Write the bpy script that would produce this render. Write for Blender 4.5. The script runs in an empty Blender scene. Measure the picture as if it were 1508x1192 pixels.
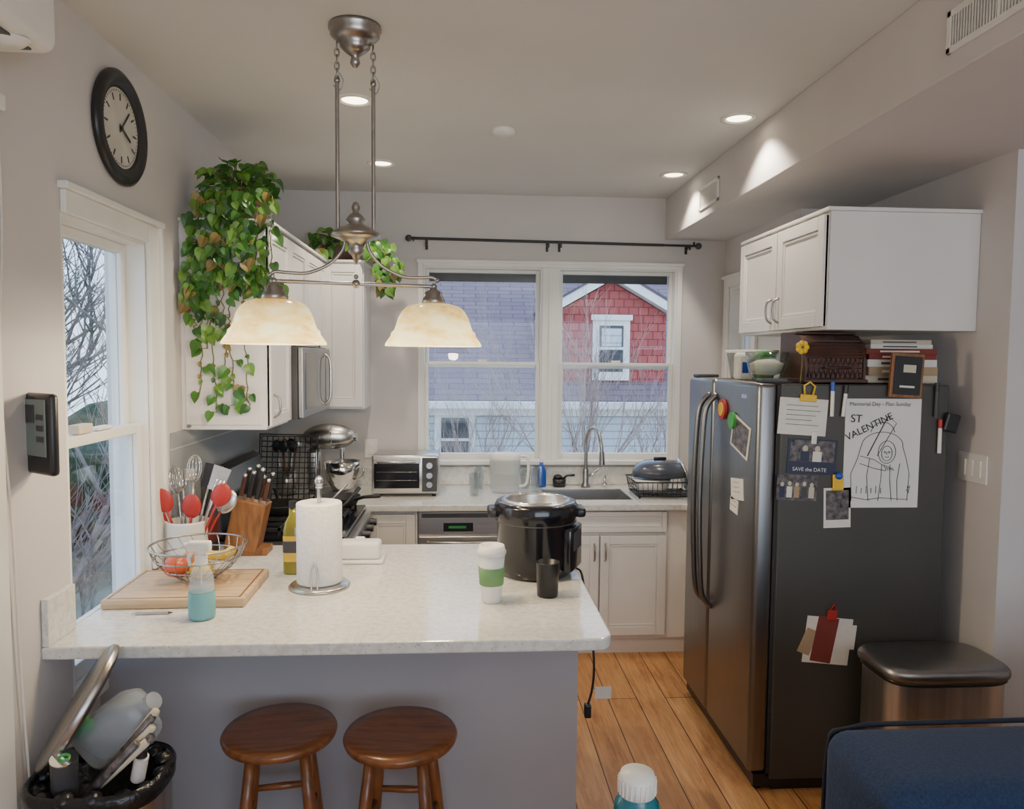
import bpy, bmesh, math, random
from mathutils import Vector, Matrix
random.seed(7)
SC=bpy.context.scene
COL=SC.collection
pi=math.pi

# ------------------------------------------------------------------ materials
def _nt(name):
    m=bpy.data.materials.new(name); m.use_nodes=True
    nt=m.node_tree; b=nt.nodes['Principled BSDF']
    return m,nt,b
def S(b,k,v):
    if k in b.inputs: b.inputs[k].default_value=v
def coords(nt,scale=(1,1,1),rot=(0,0,0)):
    tc=nt.nodes.new('ShaderNodeTexCoord'); mp=nt.nodes.new('ShaderNodeMapping')
    mp.inputs['Scale'].default_value=scale; mp.inputs['Rotation'].default_value=rot
    nt.links.new(tc.outputs['Object'],mp.inputs['Vector']); return mp.outputs['Vector']
def noise(nt,vec,scale,detail=3,rough=.5):
    n=nt.nodes.new('ShaderNodeTexNoise'); n.inputs['Scale'].default_value=scale
    n.inputs['Detail'].default_value=detail; n.inputs['Roughness'].default_value=rough
    nt.links.new(vec,n.inputs['Vector']); return n.outputs['Fac']
def ramp(nt,fac,stops):
    r=nt.nodes.new('ShaderNodeValToRGB'); cr=r.color_ramp
    while len(cr.elements)<len(stops): cr.elements.new(.5)
    for e,(p,c) in zip(cr.elements,stops):
        e.position=p; e.color=(c[0],c[1],c[2],1)
    nt.links.new(fac,r.inputs['Fac']); return r.outputs['Color']
def bump(nt,b,fac,strength,dist=.01):
    n=nt.nodes.new('ShaderNodeBump'); n.inputs['Strength'].default_value=strength; n.inputs['Distance'].default_value=dist
    nt.links.new(fac,n.inputs['Height']); nt.links.new(n.outputs['Normal'],b.inputs['Normal'])
def M(name,col,rough=.5,metal=0,var=.12,ns=8,scale=(1,1,1),bmp=0,emit=None,es=0,coat=0,trans=0,spec=None,alpha=1,sheen=0):
    m,nt,b=_nt(name)
    v=coords(nt,scale); f=noise(nt,v,ns)
    c2=tuple(max(0,x*(1-var)) for x in col); c1=tuple(min(1,x*(1+var*.5)) for x in col)
    nt.links.new(ramp(nt,f,[(.3,c2),(.7,c1)]),b.inputs['Base Color'])
    S(b,'Roughness',rough); S(b,'Metallic',metal); S(b,'Coat Weight',coat); S(b,'Coat Roughness',.1)
    S(b,'Transmission Weight',trans); S(b,'Alpha',alpha); S(b,'Sheen Weight',sheen)
    if spec is not None: S(b,'Specular IOR Level',spec)
    if bmp: bump(nt,b,f,bmp)
    if emit: S(b,'Emission Color',(*emit,1)); S(b,'Emission Strength',es)
    return m
WALL=M('wall_paint',(.635,.60,.58),.75,var=.04,ns=2.5)
WALLB=M('panel_paint',(.40,.39,.41),.7,var=.05,ns=2)
CEIL=M('ceiling_paint',(.655,.65,.625),.85,var=.04,ns=2)
TRIM=M('trim_white',(.82,.80,.75),.45,var=.05,ns=5)
CAB=M('cabinet_white',(.77,.745,.71),.42,var=.04,ns=4)
PLW=M('plastic_white',(.80,.78,.73),.4,var=.03)
BLACK=M('plastic_black',(.016,.016,.018),.35,var=.2)
BLACKG=M('gloss_black',(.010,.010,.014),.14,var=.2,coat=.3)
IRON=M('cast_iron',(.02,.02,.022),.6,var=.3,ns=40,bmp=.2)
STEEL=M('brushed_steel',(.60,.59,.57),.28,1,var=.12,ns=6,scale=(1,1,60))
STEELK=M('dark_brushed_steel',(.34,.335,.325),.36,1,var=.12,ns=6,scale=(1,60,1))
STEELV=M('vertical_brushed_steel',(.74,.74,.73),.34,1,var=.25,ns=9,scale=(3,3,.1))
STEELD=M('fridge_steel',(.245,.24,.235),.34,1,var=.10,ns=5,scale=(60,60,1))
CHROME=M('chrome',(.78,.77,.75),.12,1,var=.05)
NICKEL=M('brushed_nickel',(.40,.375,.35),.3,1,var=.15,ns=30)
FRSIDE=M('fridge_side_grey',(.072,.068,.060),.45,.2,var=.06,ns=3)
DARKG=M('dark_grey',(.06,.06,.065),.5,var=.2)
RED=M('red_plastic',(.42,.03,.025),.4,var=.15)
YEL=M('yellow_plastic',(.8,.5,.02),.4)
GRN=M('green_plastic',(.05,.35,.06),.4)
BLUE=M('blue_plastic',(.02,.08,.4),.3)
TEAL=M('teal_silicone',(.16,.42,.44),.5)
TEALD=M('teal_bottle',(.01,.17,.22),.12,coat=.6,var=.3,ns=4)
PAPER=M('paper',(.78,.75,.68),.8,var=.06,ns=20)
PAPERT=M('paper_towel_sheet',(.86,.84,.80),.9,var=.05,ns=60,bmp=.35)
BOOK1=M('book_cream',(.62,.55,.42),.7); BOOK2=M('book_maroon',(.22,.04,.03),.7); BOOK3=M('book_tan',(.42,.30,.18),.7)
PHOTO=M('photo_print',(.14,.12,.12),.35,var=.9,ns=45)
NAVY=M('card_navy',(.02,.025,.06),.4)
WOODC=M('cherry_wood',(.24,.085,.028),.30,var=.45,ns=9,scale=(1,6,1),coat=.2)
WOODK=M('knife_block_wood',(.26,.11,.035),.4,var=.4,ns=10,scale=(5,5,1))
WOODB=M('bamboo',(.58,.40,.23),.5,var=.22,ns=7,scale=(1,9,9))
WOODD=M('dark_walnut',(.07,.025,.015),.4,var=.4,ns=9)
FABN=M('navy_fabric',(.013,.030,.078),.95,var=.35,ns=160,bmp=.25,sheen=.05)
PIPE=M('navy_piping',(.006,.012,.026),.8)
LEAF=[M('leaf_a',(.06,.19,.022),.35,var=.4,ns=14),M('leaf_b',(.13,.28,.035),.35,var=.4,ns=14),M('leaf_c',(.03,.11,.018),.4,var=.4,ns=14),M('leaf_old',(.26,.19,.045),.5,var=.4,ns=14)]
STEM=M('plant_stem',(.14,.13,.04),.6)
BASK=M('planter_brown',(.10,.06,.04),.8)
BARK=M('bark',(.20,.17,.155),.9,var=.4,ns=12)
BARKL=M('twig',(.40,.29,.25),.9,var=.3,ns=12)
FRUITR=M('tomato_skin',(.62,.10,.04),.3,var=.35,ns=12); FRUITY=M('banana_skin',(.75,.50,.05),.45,var=.25,ns=9); FRUITO=M('apple_skin',(.60,.20,.06),.35,var=.4,ns=9)
BAG=M('bin_bag',(.01,.01,.012),.3,var=.3,ns=25,bmp=.8)
RUB=M('gasket',(.03,.03,.03),.7)
GROUND=M('yard_ground',(.18,.17,.12),.95,var=.3,ns=1)
HEDGE=M('evergreen_foliage',(.05,.08,.035),.9,var=.6,ns=9,bmp=.5)
LCD=M('lcd_screen',(.14,.17,.15),.2,var=.1,emit=(.4,.5,.45),es=.04)

def mixc(nt,a,b_,fac,mode='MULTIPLY'):
    mx=nt.nodes.new('ShaderNodeMix'); mx.data_type='RGBA'; mx.blend_type=mode; mx.inputs['Factor'].default_value=fac
    nt.links.new(a,mx.inputs['A']); nt.links.new(b_,mx.inputs['B']); return mx.outputs['Result']
def m_floor():
    m,nt,b=_nt('pine_planks')
    v=coords(nt,(1,1,1),(0,0,pi/2))
    br=nt.nodes.new('ShaderNodeTexBrick'); br.offset=.37; br.squash=1
    for k,x in (('Scale',1),('Mortar Size',.0030),('Mortar Smooth',.3),('Bias',0),('Brick Width',3.7),('Row Height',.150)): br.inputs[k].default_value=x
    br.inputs['Color1'].default_value=(.73,.405,.17,1); br.inputs['Color2'].default_value=(.58,.295,.11,1); br.inputs['Mortar'].default_value=(.10,.04,.018,1)
    nt.links.new(v,br.inputs['Vector'])
    g=noise(nt,coords(nt,(26,1.2,1)),3,6,.65)
    gr=ramp(nt,g,[(.25,(.52,.42,.34)),(.62,(1,1,1))])
    w=noise(nt,coords(nt,(6,1.0,1)),2.1,6,.7)
    wr=ramp(nt,w,[(.34,(.50,.36,.28)),(.48,(.90,.82,.75)),(.66,(1,1,1))])
    vo=nt.nodes.new('ShaderNodeTexVoronoi'); vo.inputs['Scale'].default_value=4.2; nt.links.new(coords(nt,(1.6,.8,1)),vo.inputs['Vector'])
    kn=ramp(nt,vo.outputs['Distance'],[(.025,(.13,.06,.03)),(.06,(1,1,1))])
    c=mixc(nt,br.outputs['Color'],gr,.75); c=mixc(nt,c,wr,.8); c=mixc(nt,c,kn,.85)
    nt.links.new(c,b.inputs['Base Color'])
    S(b,'Roughness',.46); bump(nt,b,br.outputs['Fac'],-.3,.004)
    return m
FLOOR=m_floor()
def m_quartz():
    m,nt,b=_nt('quartz_counter')
    v=coords(nt)
    vo=nt.nodes.new('ShaderNodeTexVoronoi'); vo.inputs['Scale'].default_value=70; nt.links.new(v,vo.inputs['Vector'])
    c=ramp(nt,vo.outputs['Distance'],[(.09,(.42,.38,.32)),(.19,(.73,.72,.68))])
    n=noise(nt,v,45,2); c2=ramp(nt,n,[(.42,(1,1,1)),(.66,(.86,.845,.815))])
    nt.links.new(mixc(nt,c,c2,1),b.inputs['Base Color'])
    S(b,'Roughness',.12); return m
QUARTZ=m_quartz()
def m_brick(name,c1,c2,mo,bw,rh,ms,vecrot=(pi/2,0,0),rough=.8,off=.5,bm=.5):
    m,nt,b=_nt(name)
    br=nt.nodes.new('ShaderNodeTexBrick'); br.offset=off
    for k,x in (('Scale',1),('Mortar Size',ms),('Mortar Smooth',.1),('Bias',0),('Brick Width',bw),('Row Height',rh)): br.inputs[k].default_value=x
    br.inputs['Color1'].default_value=(*c1,1); br.inputs['Color2'].default_value=(*c2,1); br.inputs['Mortar'].default_value=(*mo,1)
    nt.links.new(coords(nt,(1,1,1),vecrot),br.inputs['Vector'])
    nt.links.new(br.outputs['Color'],b.inputs['Base Color']); S(b,'Roughness',rough); bump(nt,b,br.outputs['Fac'],-bm,.005)
    return m
TILE=m_brick('backsplash_tile',(.36,.37,.38),(.31,.33,.345),(.55,.54,.52),.16,.078,.003,(pi/2,0,pi/2),.15)
SHING=m_brick('red_shingle',(.44,.10,.085),(.35,.07,.065),(.20,.04,.04),.15,.12,.009,(-pi/2,0,0),.9)
ROOF=m_brick('roof_shingle',(.215,.155,.17),(.165,.12,.145),(.11,.08,.10),.42,.14,.012,(0,0,0),.95)
SIDING=m_brick('clapboard',(.60,.64,.66),(.58,.62,.65),(.34,.38,.42),30,.11,.010,(-pi/2,0,0),.8)
BRICKW=m_brick('neighbour_brick',(.16,.08,.06),(.12,.06,.05),(.2,.17,.15),.22,.08,.01,(-pi/2,0,0),.9)

def m_glass(name,tint=(.95,.98,1),k=.5,rough=0.0,base=0.0,pw=4):
    m=bpy.data.materials.new(name); m.use_nodes=True; nt=m.node_tree; nt.nodes.clear()
    o=nt.nodes.new('ShaderNodeOutputMaterial'); t=nt.nodes.new('ShaderNodeBsdfTransparent'); g=nt.nodes.new('ShaderNodeBsdfGlossy')
    lw=nt.nodes.new('ShaderNodeLayerWeight'); lw.inputs['Blend'].default_value=.5
    p=nt.nodes.new('ShaderNodeMath'); p.operation='POWER'; p.inputs[1].default_value=pw
    mp=nt.nodes.new('ShaderNodeMath'); mp.operation='MULTIPLY_ADD'; mp.inputs[1].default_value=k; mp.inputs[2].default_value=base; mp.use_clamp=True
    t.inputs['Color'].default_value=(*tint,1); g.inputs['Roughness'].default_value=rough
    x=nt.nodes.new('ShaderNodeMixShader')
    nt.links.new(lw.outputs['Facing'],p.inputs[0]); nt.links.new(p.outputs[0],mp.inputs[0]); nt.links.new(mp.outputs[0],x.inputs['Fac'])
    nt.links.new(t.outputs[0],x.inputs[1]); nt.links.new(g.outputs[0],x.inputs[2]); nt.links.new(x.outputs[0],o.inputs['Surface'])
    return m
PANE=m_glass('window_glass',(.97,.99,1),.5,0,.018)
GLASS=m_glass('clear_glass',(.88,.92,.93),.8,0,.06,2.2)
def m_cloudy(name,c,al):
    m,nt,b=_nt(name); v=coords(nt)
    nt.links.new(ramp(nt,noise(nt,v,8),[(.3,tuple(x*.82 for x in c)),(.7,c)]),b.inputs['Base Color'])
    S(b,'Alpha',al); S(b,'Roughness',.2); return m
PLAST=m_cloudy('cloudy_plastic',(.52,.57,.62),.45)
CLEARP=m_cloudy('clear_plastic',(.72,.78,.80),.28)
OIL=M('olive_oil_bottle',(.22,.20,.015),.12,var=.3,coat=.5)
def m_shade():
    m,nt,b=_nt('alabaster_glass')
    v=coords(nt,(1,1,2.2)); n=noise(nt,v,9,6,.72)
    nt.links.new(ramp(nt,n,[(.3,(.20,.14,.05)),(.6,(.30,.25,.13))]),b.inputs['Base Color'])
    nt.links.new(ramp(nt,n,[(.36,(.85,.48,.11)),(.48,(1,.70,.24)),(.60,(1,.84,.42))]),b.inputs['Emission Color'])
    sp=nt.nodes.new('ShaderNodeSeparateXYZ'); tc=nt.nodes.new('ShaderNodeTexCoord'); nt.links.new(tc.outputs['Object'],sp.inputs[0])
    mr=nt.nodes.new('ShaderNodeMapRange'); mr.inputs['From Min'].default_value=-.36; mr.inputs['From Max'].default_value=-.24
    mr.inputs['To Min'].default_value=3.0; mr.inputs['To Max'].default_value=.95
    nt.links.new(sp.outputs['Z'],mr.inputs['Value']); nt.links.new(mr.outputs['Result'],b.inputs['Emission Strength'])
    S(b,'Roughness',.2); return m
SHADE=m_shade()
BULB=M('bulb_glow',(1,.9,.7),.5,emit=(1,.78,.45),es=14)
CANL=M('downlight_glow',(1,.9,.75),.5,emit=(1,.85,.62),es=9)
GLED=M('green_led',(.02,.2,.05),.4,emit=(.05,1,.2),es=.03)

# ------------------------------------------------------------------ builder
class B:
    def __init__(s,name,loc=(0,0,0),rz=0):
        s.name=name; s.loc=Vector(loc); s.rz=rz; s.v=[]; s.f=[]; s.mi=[]; s.sm=[]; s.mats=[]; s.X=None
    def mid(s,m):
        if m not in s.mats: s.mats.append(m)
        return s.mats.index(m)
    def add(s,vs,fs,mat,smooth=False):
        o=len(s.v); k=s.mid(mat)
        for p in vs:
            p=Vector(p); s.v.append(s.X@p if s.X is not None else p)
        for f in fs: s.f.append([i+o for i in f]); s.mi.append(k); s.sm.append(smooth)
    def box(s,x0,x1,y0,y1,z0,z1,mat,bev=0,seg=2,R=None):
        if bev<=0:
            vs=[(x,y,z) for z in(z0,z1) for y in(y0,y1) for x in(x0,x1)]
            fs=[(0,2,3,1),(4,5,7,6),(0,1,5,4),(2,6,7,3),(0,4,6,2),(1,3,7,5)]
            if R is not None: vs=[R@Vector(p) for p in vs]
            s.add(vs,fs,mat); return
        bm=bmesh.new(); bmesh.ops.create_cube(bm,size=1)
        for v in bm.verts: v.co=Vector(((x0+x1)/2+v.co.x*(x1-x0),(y0+y1)/2+v.co.y*(y1-y0),(z0+z1)/2+v.co.z*(z1-z0)))
        bev=min(bev,.49*min(abs(x1-x0),abs(y1-y0),abs(z1-z0)))
        bmesh.ops.bevel(bm,geom=bm.edges[:]+bm.verts[:],offset=bev,segments=seg,profile=.5,affect='EDGES')
        bm.verts.index_update()
        vs=[v.co.copy() for v in bm.verts]; fs=[[v.index for v in f.verts] for f in bm.faces]; bm.free()
        if R is not None: vs=[R@p for p in vs]
        s.add(vs,fs,mat,seg>2)
    def cyl(s,p0,p1,r0,mat,r1=None,n=24,caps=True):
        p0=Vector(p0);p1=Vector(p1); r1=r0 if r1 is None else r1
        d=(p1-p0).normalized(); a=d.orthogonal().normalized(); b=d.cross(a)
        vs=[];fs=[]
        for p,r in((p0,r0),(p1,r1)):
            for i in range(n):
                t=2*pi*i/n; vs.append(p+a*math.cos(t)*r+b*math.sin(t)*r)
        for i in range(n): fs.append((i,(i+1)%n,n+(i+1)%n,n+i))
        s.add(vs,fs,mat,True)
        if caps:
            s.add(vs[:n],[list(range(n))[::-1]],mat); s.add(vs[n:],[list(range(n))],mat)
    def lathe(s,prof,c,mat,n=32,sx=1,sy=1,axis=None,smooth=True,sq=0):
        c=Vector(c); vs=[];fs=[]
        Q=Vector((0,0,1)).rotation_difference(Vector(axis)).to_matrix() if axis is not None else Matrix.Identity(3)
        for r,z in prof:
            for i in range(n):
                t=2*pi*i/n; cx,sn=math.cos(t),math.sin(t)
                if sq:
                    e=2/(2+sq); cx=math.copysign(abs(cx)**e,cx); sn=math.copysign(abs(sn)**e,sn)
                vs.append(c+Q@Vector((max(r,1e-5)*cx*sx,max(r,1e-5)*sn*sy,z)))
        for j in range(len(prof)-1):
            for i in range(n): fs.append((j*n+i,j*n+(i+1)%n,(j+1)*n+(i+1)%n,(j+1)*n+i))
        s.add(vs,fs,mat,smooth)
    def tube(s,pts,r,mat,n=8,closed=False):
        pts=[Vector(p) for p in pts]; m=len(pts); vs=[];fs=[]; a=None
        for i,p in enumerate(pts):
            if closed: d=pts[(i+1)%m]-pts[i-1]
            else: d=pts[min(i+1,m-1)]-pts[max(i-1,0)]
            if d.length<1e-9: d=Vector((0,0,1))
            d.normalize()
            if a is None: a=d.orthogonal().normalized()
            a=(a-d*a.dot(d)); a=a.normalized() if a.length>1e-6 else d.orthogonal().normalized()
            b=d.cross(a); rr=r[i] if isinstance(r,(list,tuple)) else r
            for k in range(n):
                t=2*pi*k/n; vs.append(p+a*math.cos(t)*rr+b*math.sin(t)*rr)
        for i in range(m if closed else m-1):
            j=(i+1)%m
            for k in range(n): fs.append((i*n+k,i*n+(k+1)%n,j*n+(k+1)%n,j*n+k))
        if not closed: fs.append(list(range(n))[::-1]); fs.append([(m-1)*n+k for k in range(n)])
        s.add(vs,fs,mat,True)
    def ring(s,c,R,r,mat,n=32,k=8,axis=(0,0,1),sx=1,sy=1):
        Q=Vector((0,0,1)).rotation_difference(Vector(axis)).to_matrix(); c=Vector(c)
        s.tube([c+Q@Vector((R*sx*math.cos(2*pi*i/n),R*sy*math.sin(2*pi*i/n),0)) for i in range(n)],r,mat,k,True)
    def sph(s,c,r,mat,sc=(1,1,1),n=20,m=12,R=None):
        vs=[];fs=[]; c=Vector(c)
        for j in range(m+1):
            ph=pi*j/m
            for i in range(n):
                t=2*pi*i/n; q=Vector((r*sc[0]*math.sin(ph)*math.cos(t),r*sc[1]*math.sin(ph)*math.sin(t),r*sc[2]*math.cos(ph)))
                if R is not None:q=R@q
                vs.append(c+q)
        for j in range(m):
            for i in range(n): fs.append((j*n+i,(j+1)*n+i,(j+1)*n+(i+1)%n,j*n+(i+1)%n))
        s.add(vs,fs,mat,True)
    def quad(s,pts,mat): s.add(pts,[tuple(range(len(pts)))],mat)
    def done(s,parent=None,merge=True):
        me=bpy.data.meshes.new(s.name); me.from_pydata([tuple(p) for p in s.v],[],s.f)
        for m in s.mats: me.materials.append(m)
        me.polygons.foreach_set('material_index',s.mi); me.polygons.foreach_set('use_smooth',s.sm); me.update()
        if merge:
            bm=bmesh.new(); bm.from_mesh(me); bmesh.ops.recalc_face_normals(bm,faces=bm.faces); bm.to_mesh(me); bm.free()
        o=bpy.data.objects.new(s.name,me); COL.objects.link(o)
        o.location=s.loc; o.rotation_euler=(0,0,s.rz)
        if parent: o.parent=parent
        return o
def simple(name,x0,x1,y0,y1,z0,z1,mat,bev=0):
    b=B(name); b.box(x0,x1,y0,y1,z0,z1,mat,bev); return b.done()
def frame(o,u,v,n):
    u,v,n=Vector(u),Vector(v),Vector(n)
    m=Matrix.Identity(4)
    for i in range(3): m[i][0]=u[i];m[i][1]=v[i];m[i][2]=n[i];m[i][3]=o[i]
    return m
def catmull(pts,k=6):
    P=[Vector(p) for p in pts]; P=[P[0]]+P+[P[-1]]; out=[]
    for i in range(1,len(P)-2):
        for j in range(k):
            t=j/k; a,b,c,d=P[i-1],P[i],P[i+1],P[i+2]
            out.append(.5*((2*b)+(c-a)*t+(2*a-5*b+4*c-d)*t*t+(3*b-a-3*c+d)*t**3))
    out.append(P[-2]); return out
def door(b,w,h,mat,rail=.055,t=.02,raised=True):
    b.box(.002,w-.002,.002,h-.002,0,t*.55,mat)
    b.box(.002,rail,.002,h-.002,0,t,mat,.003); b.box(w-rail,w-.002,.002,h-.002,0,t,mat,.003)
    b.box(rail,w-rail,.002,rail,0,t,mat,.003); b.box(rail,w-rail,h-rail,h-.002,0,t,mat,.003)
    if raised and w>3*rail and h>3*rail:
        g=.014
        b.box(rail+.001,w-rail-.001,rail+.001,rail+g,0,t*.8,mat,.003); b.box(rail+.001,w-rail-.001,h-rail-g,h-rail-.001,0,t*.8,mat,.003)
        b.box(rail+.001,rail+g,rail+g,h-rail-g,0,t*.8,mat,.003); b.box(w-rail-g,w-rail-.001,rail+g,h-rail-g,0,t*.8,mat,.003)
def pull(b,x,y,L=.1,vert=True,z=.02):
    if vert: P=[(x,y-L/2,z),(x,y-L*.35,z+.022),(x,y,z+.028),(x,y+L*.35,z+.022),(x,y+L/2,z)]
    else: P=[(x-L/2,y,z),(x-L*.35,y,z+.022),(x,y,z+.028),(x+L*.35,y,z+.022),(x+L/2,y,z)]
    b.tube(catmull(P,4),.0055,NICKEL,8)

# ------------------------------------------------------------------ room shell
CZ=2.80; XL=-1.20; XR=2.03; YB=4.90
simple('floor',-1.35,4.6,-3.2,5.05,-.12,0,FLOOR)
simple('ceiling',-1.35,4.6,-3.2,5.05,CZ,CZ+.12,CEIL)
b=B('wall_left')
WY0,WY1,WZ0,WZ1=2.335,2.93,.70,2.17
b.box(XL-.15,XL,-3.2,WY0,0,CZ,WALL); b.box(XL-.15,XL,WY1,5.05,0,CZ,WALL)
b.box(XL-.15,XL,WY0,WY1,0,WZ0,WALL); b.box(XL-.15,XL,WY0,WY1,WZ1,CZ,WALL); b.done()
BX0,BX1,BZ0,BZ1=-.262,1.405,1.075,2.335
MX0,MX1=.512,.622
b=B('wall_back')
b.box(XL,BX0,YB,YB+.15,0,CZ,WALL); b.box(BX1,1.9,YB,YB+.15,0,CZ,WALL)
b.box(BX0,BX1,YB,YB+.15,0,BZ0,WALL); b.box(BX0,BX1,YB,YB+.15,BZ1,CZ,WALL)
b.box(MX0,MX1,YB,YB+.15,BZ0,BZ1,WALL); b.done()
b=B('wall_right')
b.box(XR,XR+.15,2.67,3.80,0,CZ,WALL)
b.box(1.73,XR+.15,3.80,3.90,0,CZ,WALL)
RY0,RY1,RZ0,RZ1=4.38,4.80,1.25,2.22
b.box(1.73,1.88,3.90,RY0,0,CZ,WALL); b.box(1.73,1.88,RY1,4.90,0,CZ,WALL); b.box(1.73,1.88,RY0,RY1,0,RZ0,WALL); b.box(1.73,1.88,RY0,RY1,RZ1,CZ,WALL)
b.done()
simple('wall_right_return',XR+.15,4.6,2.67,2.80,0,CZ,WALLB)
simple('wall_living_right',4.45,4.6,-3.2,2.67,0,CZ,WALL)
b=B('wall_rear')
b.box(XL,-.6,-3.2,-3.05,0,CZ,WALL); b.box(3.6,4.45,-3.2,-3.05,0,CZ,WALL); b.box(-.6,3.6,-3.2,-3.05,0,.6,WALL); b.box(-.6,3.6,-3.2,-3.05,2.4,CZ,WALL); b.done()
b=B('ceiling_soffit'); b.box(1.32,2.9,-3.05,YB,2.53,CZ,WALL,.004); b.done()

def sash_window(name,origin,u,v,n,w,h,meet,shade=False,depth=.13,j=.022,s=.04):
    b=B(name); b.X=frame(origin,u,v,n)
    b.box(0,j,0,h,-depth,0,TRIM); b.box(w-j,w,0,h,-depth,0,TRIM); b.box(j,w-j,h-j,h,-depth,0,TRIM); b.box(j,w-j,0,j,-depth,0,TRIM)
    def sash(y0,y1,z0):
        z1=z0+.035
        b.box(j,j+s,y0,y1,z0,z1,TRIM,.004); b.box(w-j-s,w-j,y0,y1,z0,z1,TRIM,.004)
        b.box(j+s,w-j-s,y0,y0+s*(1.3 if y0<.1 else .9),z0,z1,TRIM,.004); b.box(j+s,w-j-s,y1-s*.9,y1,z0,z1,TRIM,.004)
        b.box(j+s,w-j-s,y0+s*.9,y1-s*.9,z0+.014,z0+.018,PANE)
    sash(j,meet+.02,-.055); sash(meet-.02,h-j,-.10)
    b.box(w/2-.03,w/2+.03,meet+.02,meet+.035,-.05,-.03,TRIM,.003)
    if shade:
        b.box(j+s,w-j-s,h-j-s-.05,h-j-s*.5,-.125,-.11,DARKG)
    return b.done()
sash_window('window_1',(BX0,YB,BZ0),(1,0,0),(0,0,1),(0,-1,0),MX0-BX0,BZ1-BZ0,.625,True,j=.010,s=.024)
sash_window('window_2',(MX1,YB,BZ0),(1,0,0),(0,0,1),(0,-1,0),BX1-MX1,BZ1-BZ0,.625,True,j=.010,s=.024)
sash_window('window_3',(XL,WY0,WZ0),(0,1,0),(0,0,1),(1,0,0),WY1-WY0,WZ1-WZ0,.77,j=.012,s=.04)
sash_window('window_4',(1.73,RY1,RZ0),(0,-1,0),(0,0,1),(-1,0,0),RY1-RY0,RZ1-RZ0,.5)
def casing(name,origin,u,v,n,w,h,c=.065,t=.02,sill=True,mull=None):
    b=B(name); b.X=frame(origin,u,v,n)
    for a,d in((-c,0),(w,w+c)):
        b.box(a,d,-.0,h+c,0,t,TRIM,.004)
    b.box(-.001,w+.001,h,h+c,0,t,TRIM,.004)
    b.box(-c-.008,w+c+.008,h+c-.012,h+c+.008,0,t+.015,TRIM,.004)
    if mull: b.box(mull[0],mull[1],0,h,0,t*.7,TRIM,.004); b.box((mull[0]+mull[1])/2-.012,(mull[0]+mull[1])/2+.012,0,h,t*.7,t,TRIM,.002)
    if sill: b.box(-c-.02,w+c+.02,-.03,0,0,t+.03,TRIM,.006)
    return b.done()
casing('trim_1',(BX0,YB,BZ0),(1,0,0),(0,0,1),(0,-1,0),BX1-BX0,BZ1-BZ0,c=.034,mull=(MX0-BX0,MX1-BX0))
b=B('trim_2'); b.X=frame((XL,WY0,WZ0),(0,1,0),(0,0,1),(1,0,0)); w,h=WY1-WY0,WZ1-WZ0
b.box(w,w+.10,.22,h+.07,0,.018,TRIM,.004); b.box(w+.085,w+.11,.22,h+.07,.0,.028,TRIM,.004); b.box(w,w+.10,-.04,.16,0,.018,TRIM,.004)
b.box(0,w,h,h+.07,0,.018,TRIM,.004); b.box(-.015,w+.12,h+.07,h+.092,0,.032,TRIM,.004); b.box(-.01,w+.1,-.06,-.0,0,.03,TRIM,.004); b.done()
casing('trim_3',(1.73,RY1,RZ0),(0,-1,0),(0,0,1),(-1,0,0),RY1-RY0,RZ1-RZ0)
b=B('trim_4'); b.box(XL,XL+.03,1.86,1.985,0,2.36,TRIM,.005); b.box(XL,XL+.045,1.80,2.01,2.36,2.40,TRIM,.005); b.done()
simple('baseboard_left',XL,XL+.015,-3,1.85,0,.12,TRIM,.003)
simple('baseboard_right',XR+.15,4.45,2.655,2.67,0,.12,TRIM,.003)

# ------------------------------------------------------------------ exterior
b=B('yard_ground'); b.box(-40,40,5.3,60,-3.4,-3.2,GROUND); b.box(-40,-1.6,-10,5.3,-3.4,-3.2,GROUND); b.done()
b=B('neighbor_house')
b.box(-2.4,7,11,20,-3.2,1.0,SIDING)
b.box(-2.7,7.3,10.72,10.90,1.0,1.12,TRIM,.02); b.box(-2.7,7.3,10.9,11.1,.9,1.08,TRIM)
b.box(-.42,.18,10.96,11,.1,.98,TRIM); b.box(-.32,.08,10.94,10.96,.2,.86,DARKG); b.box(-.32,.08,10.93,10.945,.52,.56,TRIM)
b.done()
b=B('neighbor_roof')
L=math.hypot(6.5,4.2); ang=math.atan2(4.2,6.5)
b.box(-2.7,7.3,0,L,-.08,0,ROOF); o=b.done(); o.location=(0,10.74,1.13); o.rotation_euler=(ang,0,0)
b=B('neighbor_dormer')
gx,ez,pz=2.20,2.42,2.90; hw=.84; gy=11.15
def prism(mat,pts,y0,y1):
    n=len(pts); vs=[(x,y0,z) for x,z in pts]+[(x,y1,z) for x,z in pts]
    fs=[list(range(n)),[n+i for i in range(n)][::-1]]+[(i,(i+1)%n,n+(i+1)%n,n+i) for i in range(n)]
    b.add(vs,fs,mat)
prism(SHING,[(gx-hw,1.25),(gx+hw,1.25),(gx+hw,ez),(gx,pz),(gx-hw,ez)],gy,14)
for s in(-1,1):
    sl=(pz-ez)/hw; ov=.16
    prism(TRIM,[(gx,pz+.02),(gx+s*(hw+ov),ez-sl*ov+.02),(gx+s*(hw+ov),ez-sl*ov+.16),(gx,pz+.16)],gy-.22,gy-.12)
    prism(ROOF,[(gx,pz+.16),(gx+s*(hw+ov),ez-sl*ov+.16),(gx+s*(hw+ov),ez-sl*ov+.20),(gx,pz+.20)],gy-.24,14.3)
    prism(TRIM,[(gx,pz+.02),(gx+s*(hw+ov),ez-sl*ov+.02),(gx+s*(hw+ov),ez-sl*ov+.05),(gx,pz+.05)],gy-.12,14.2)
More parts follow.
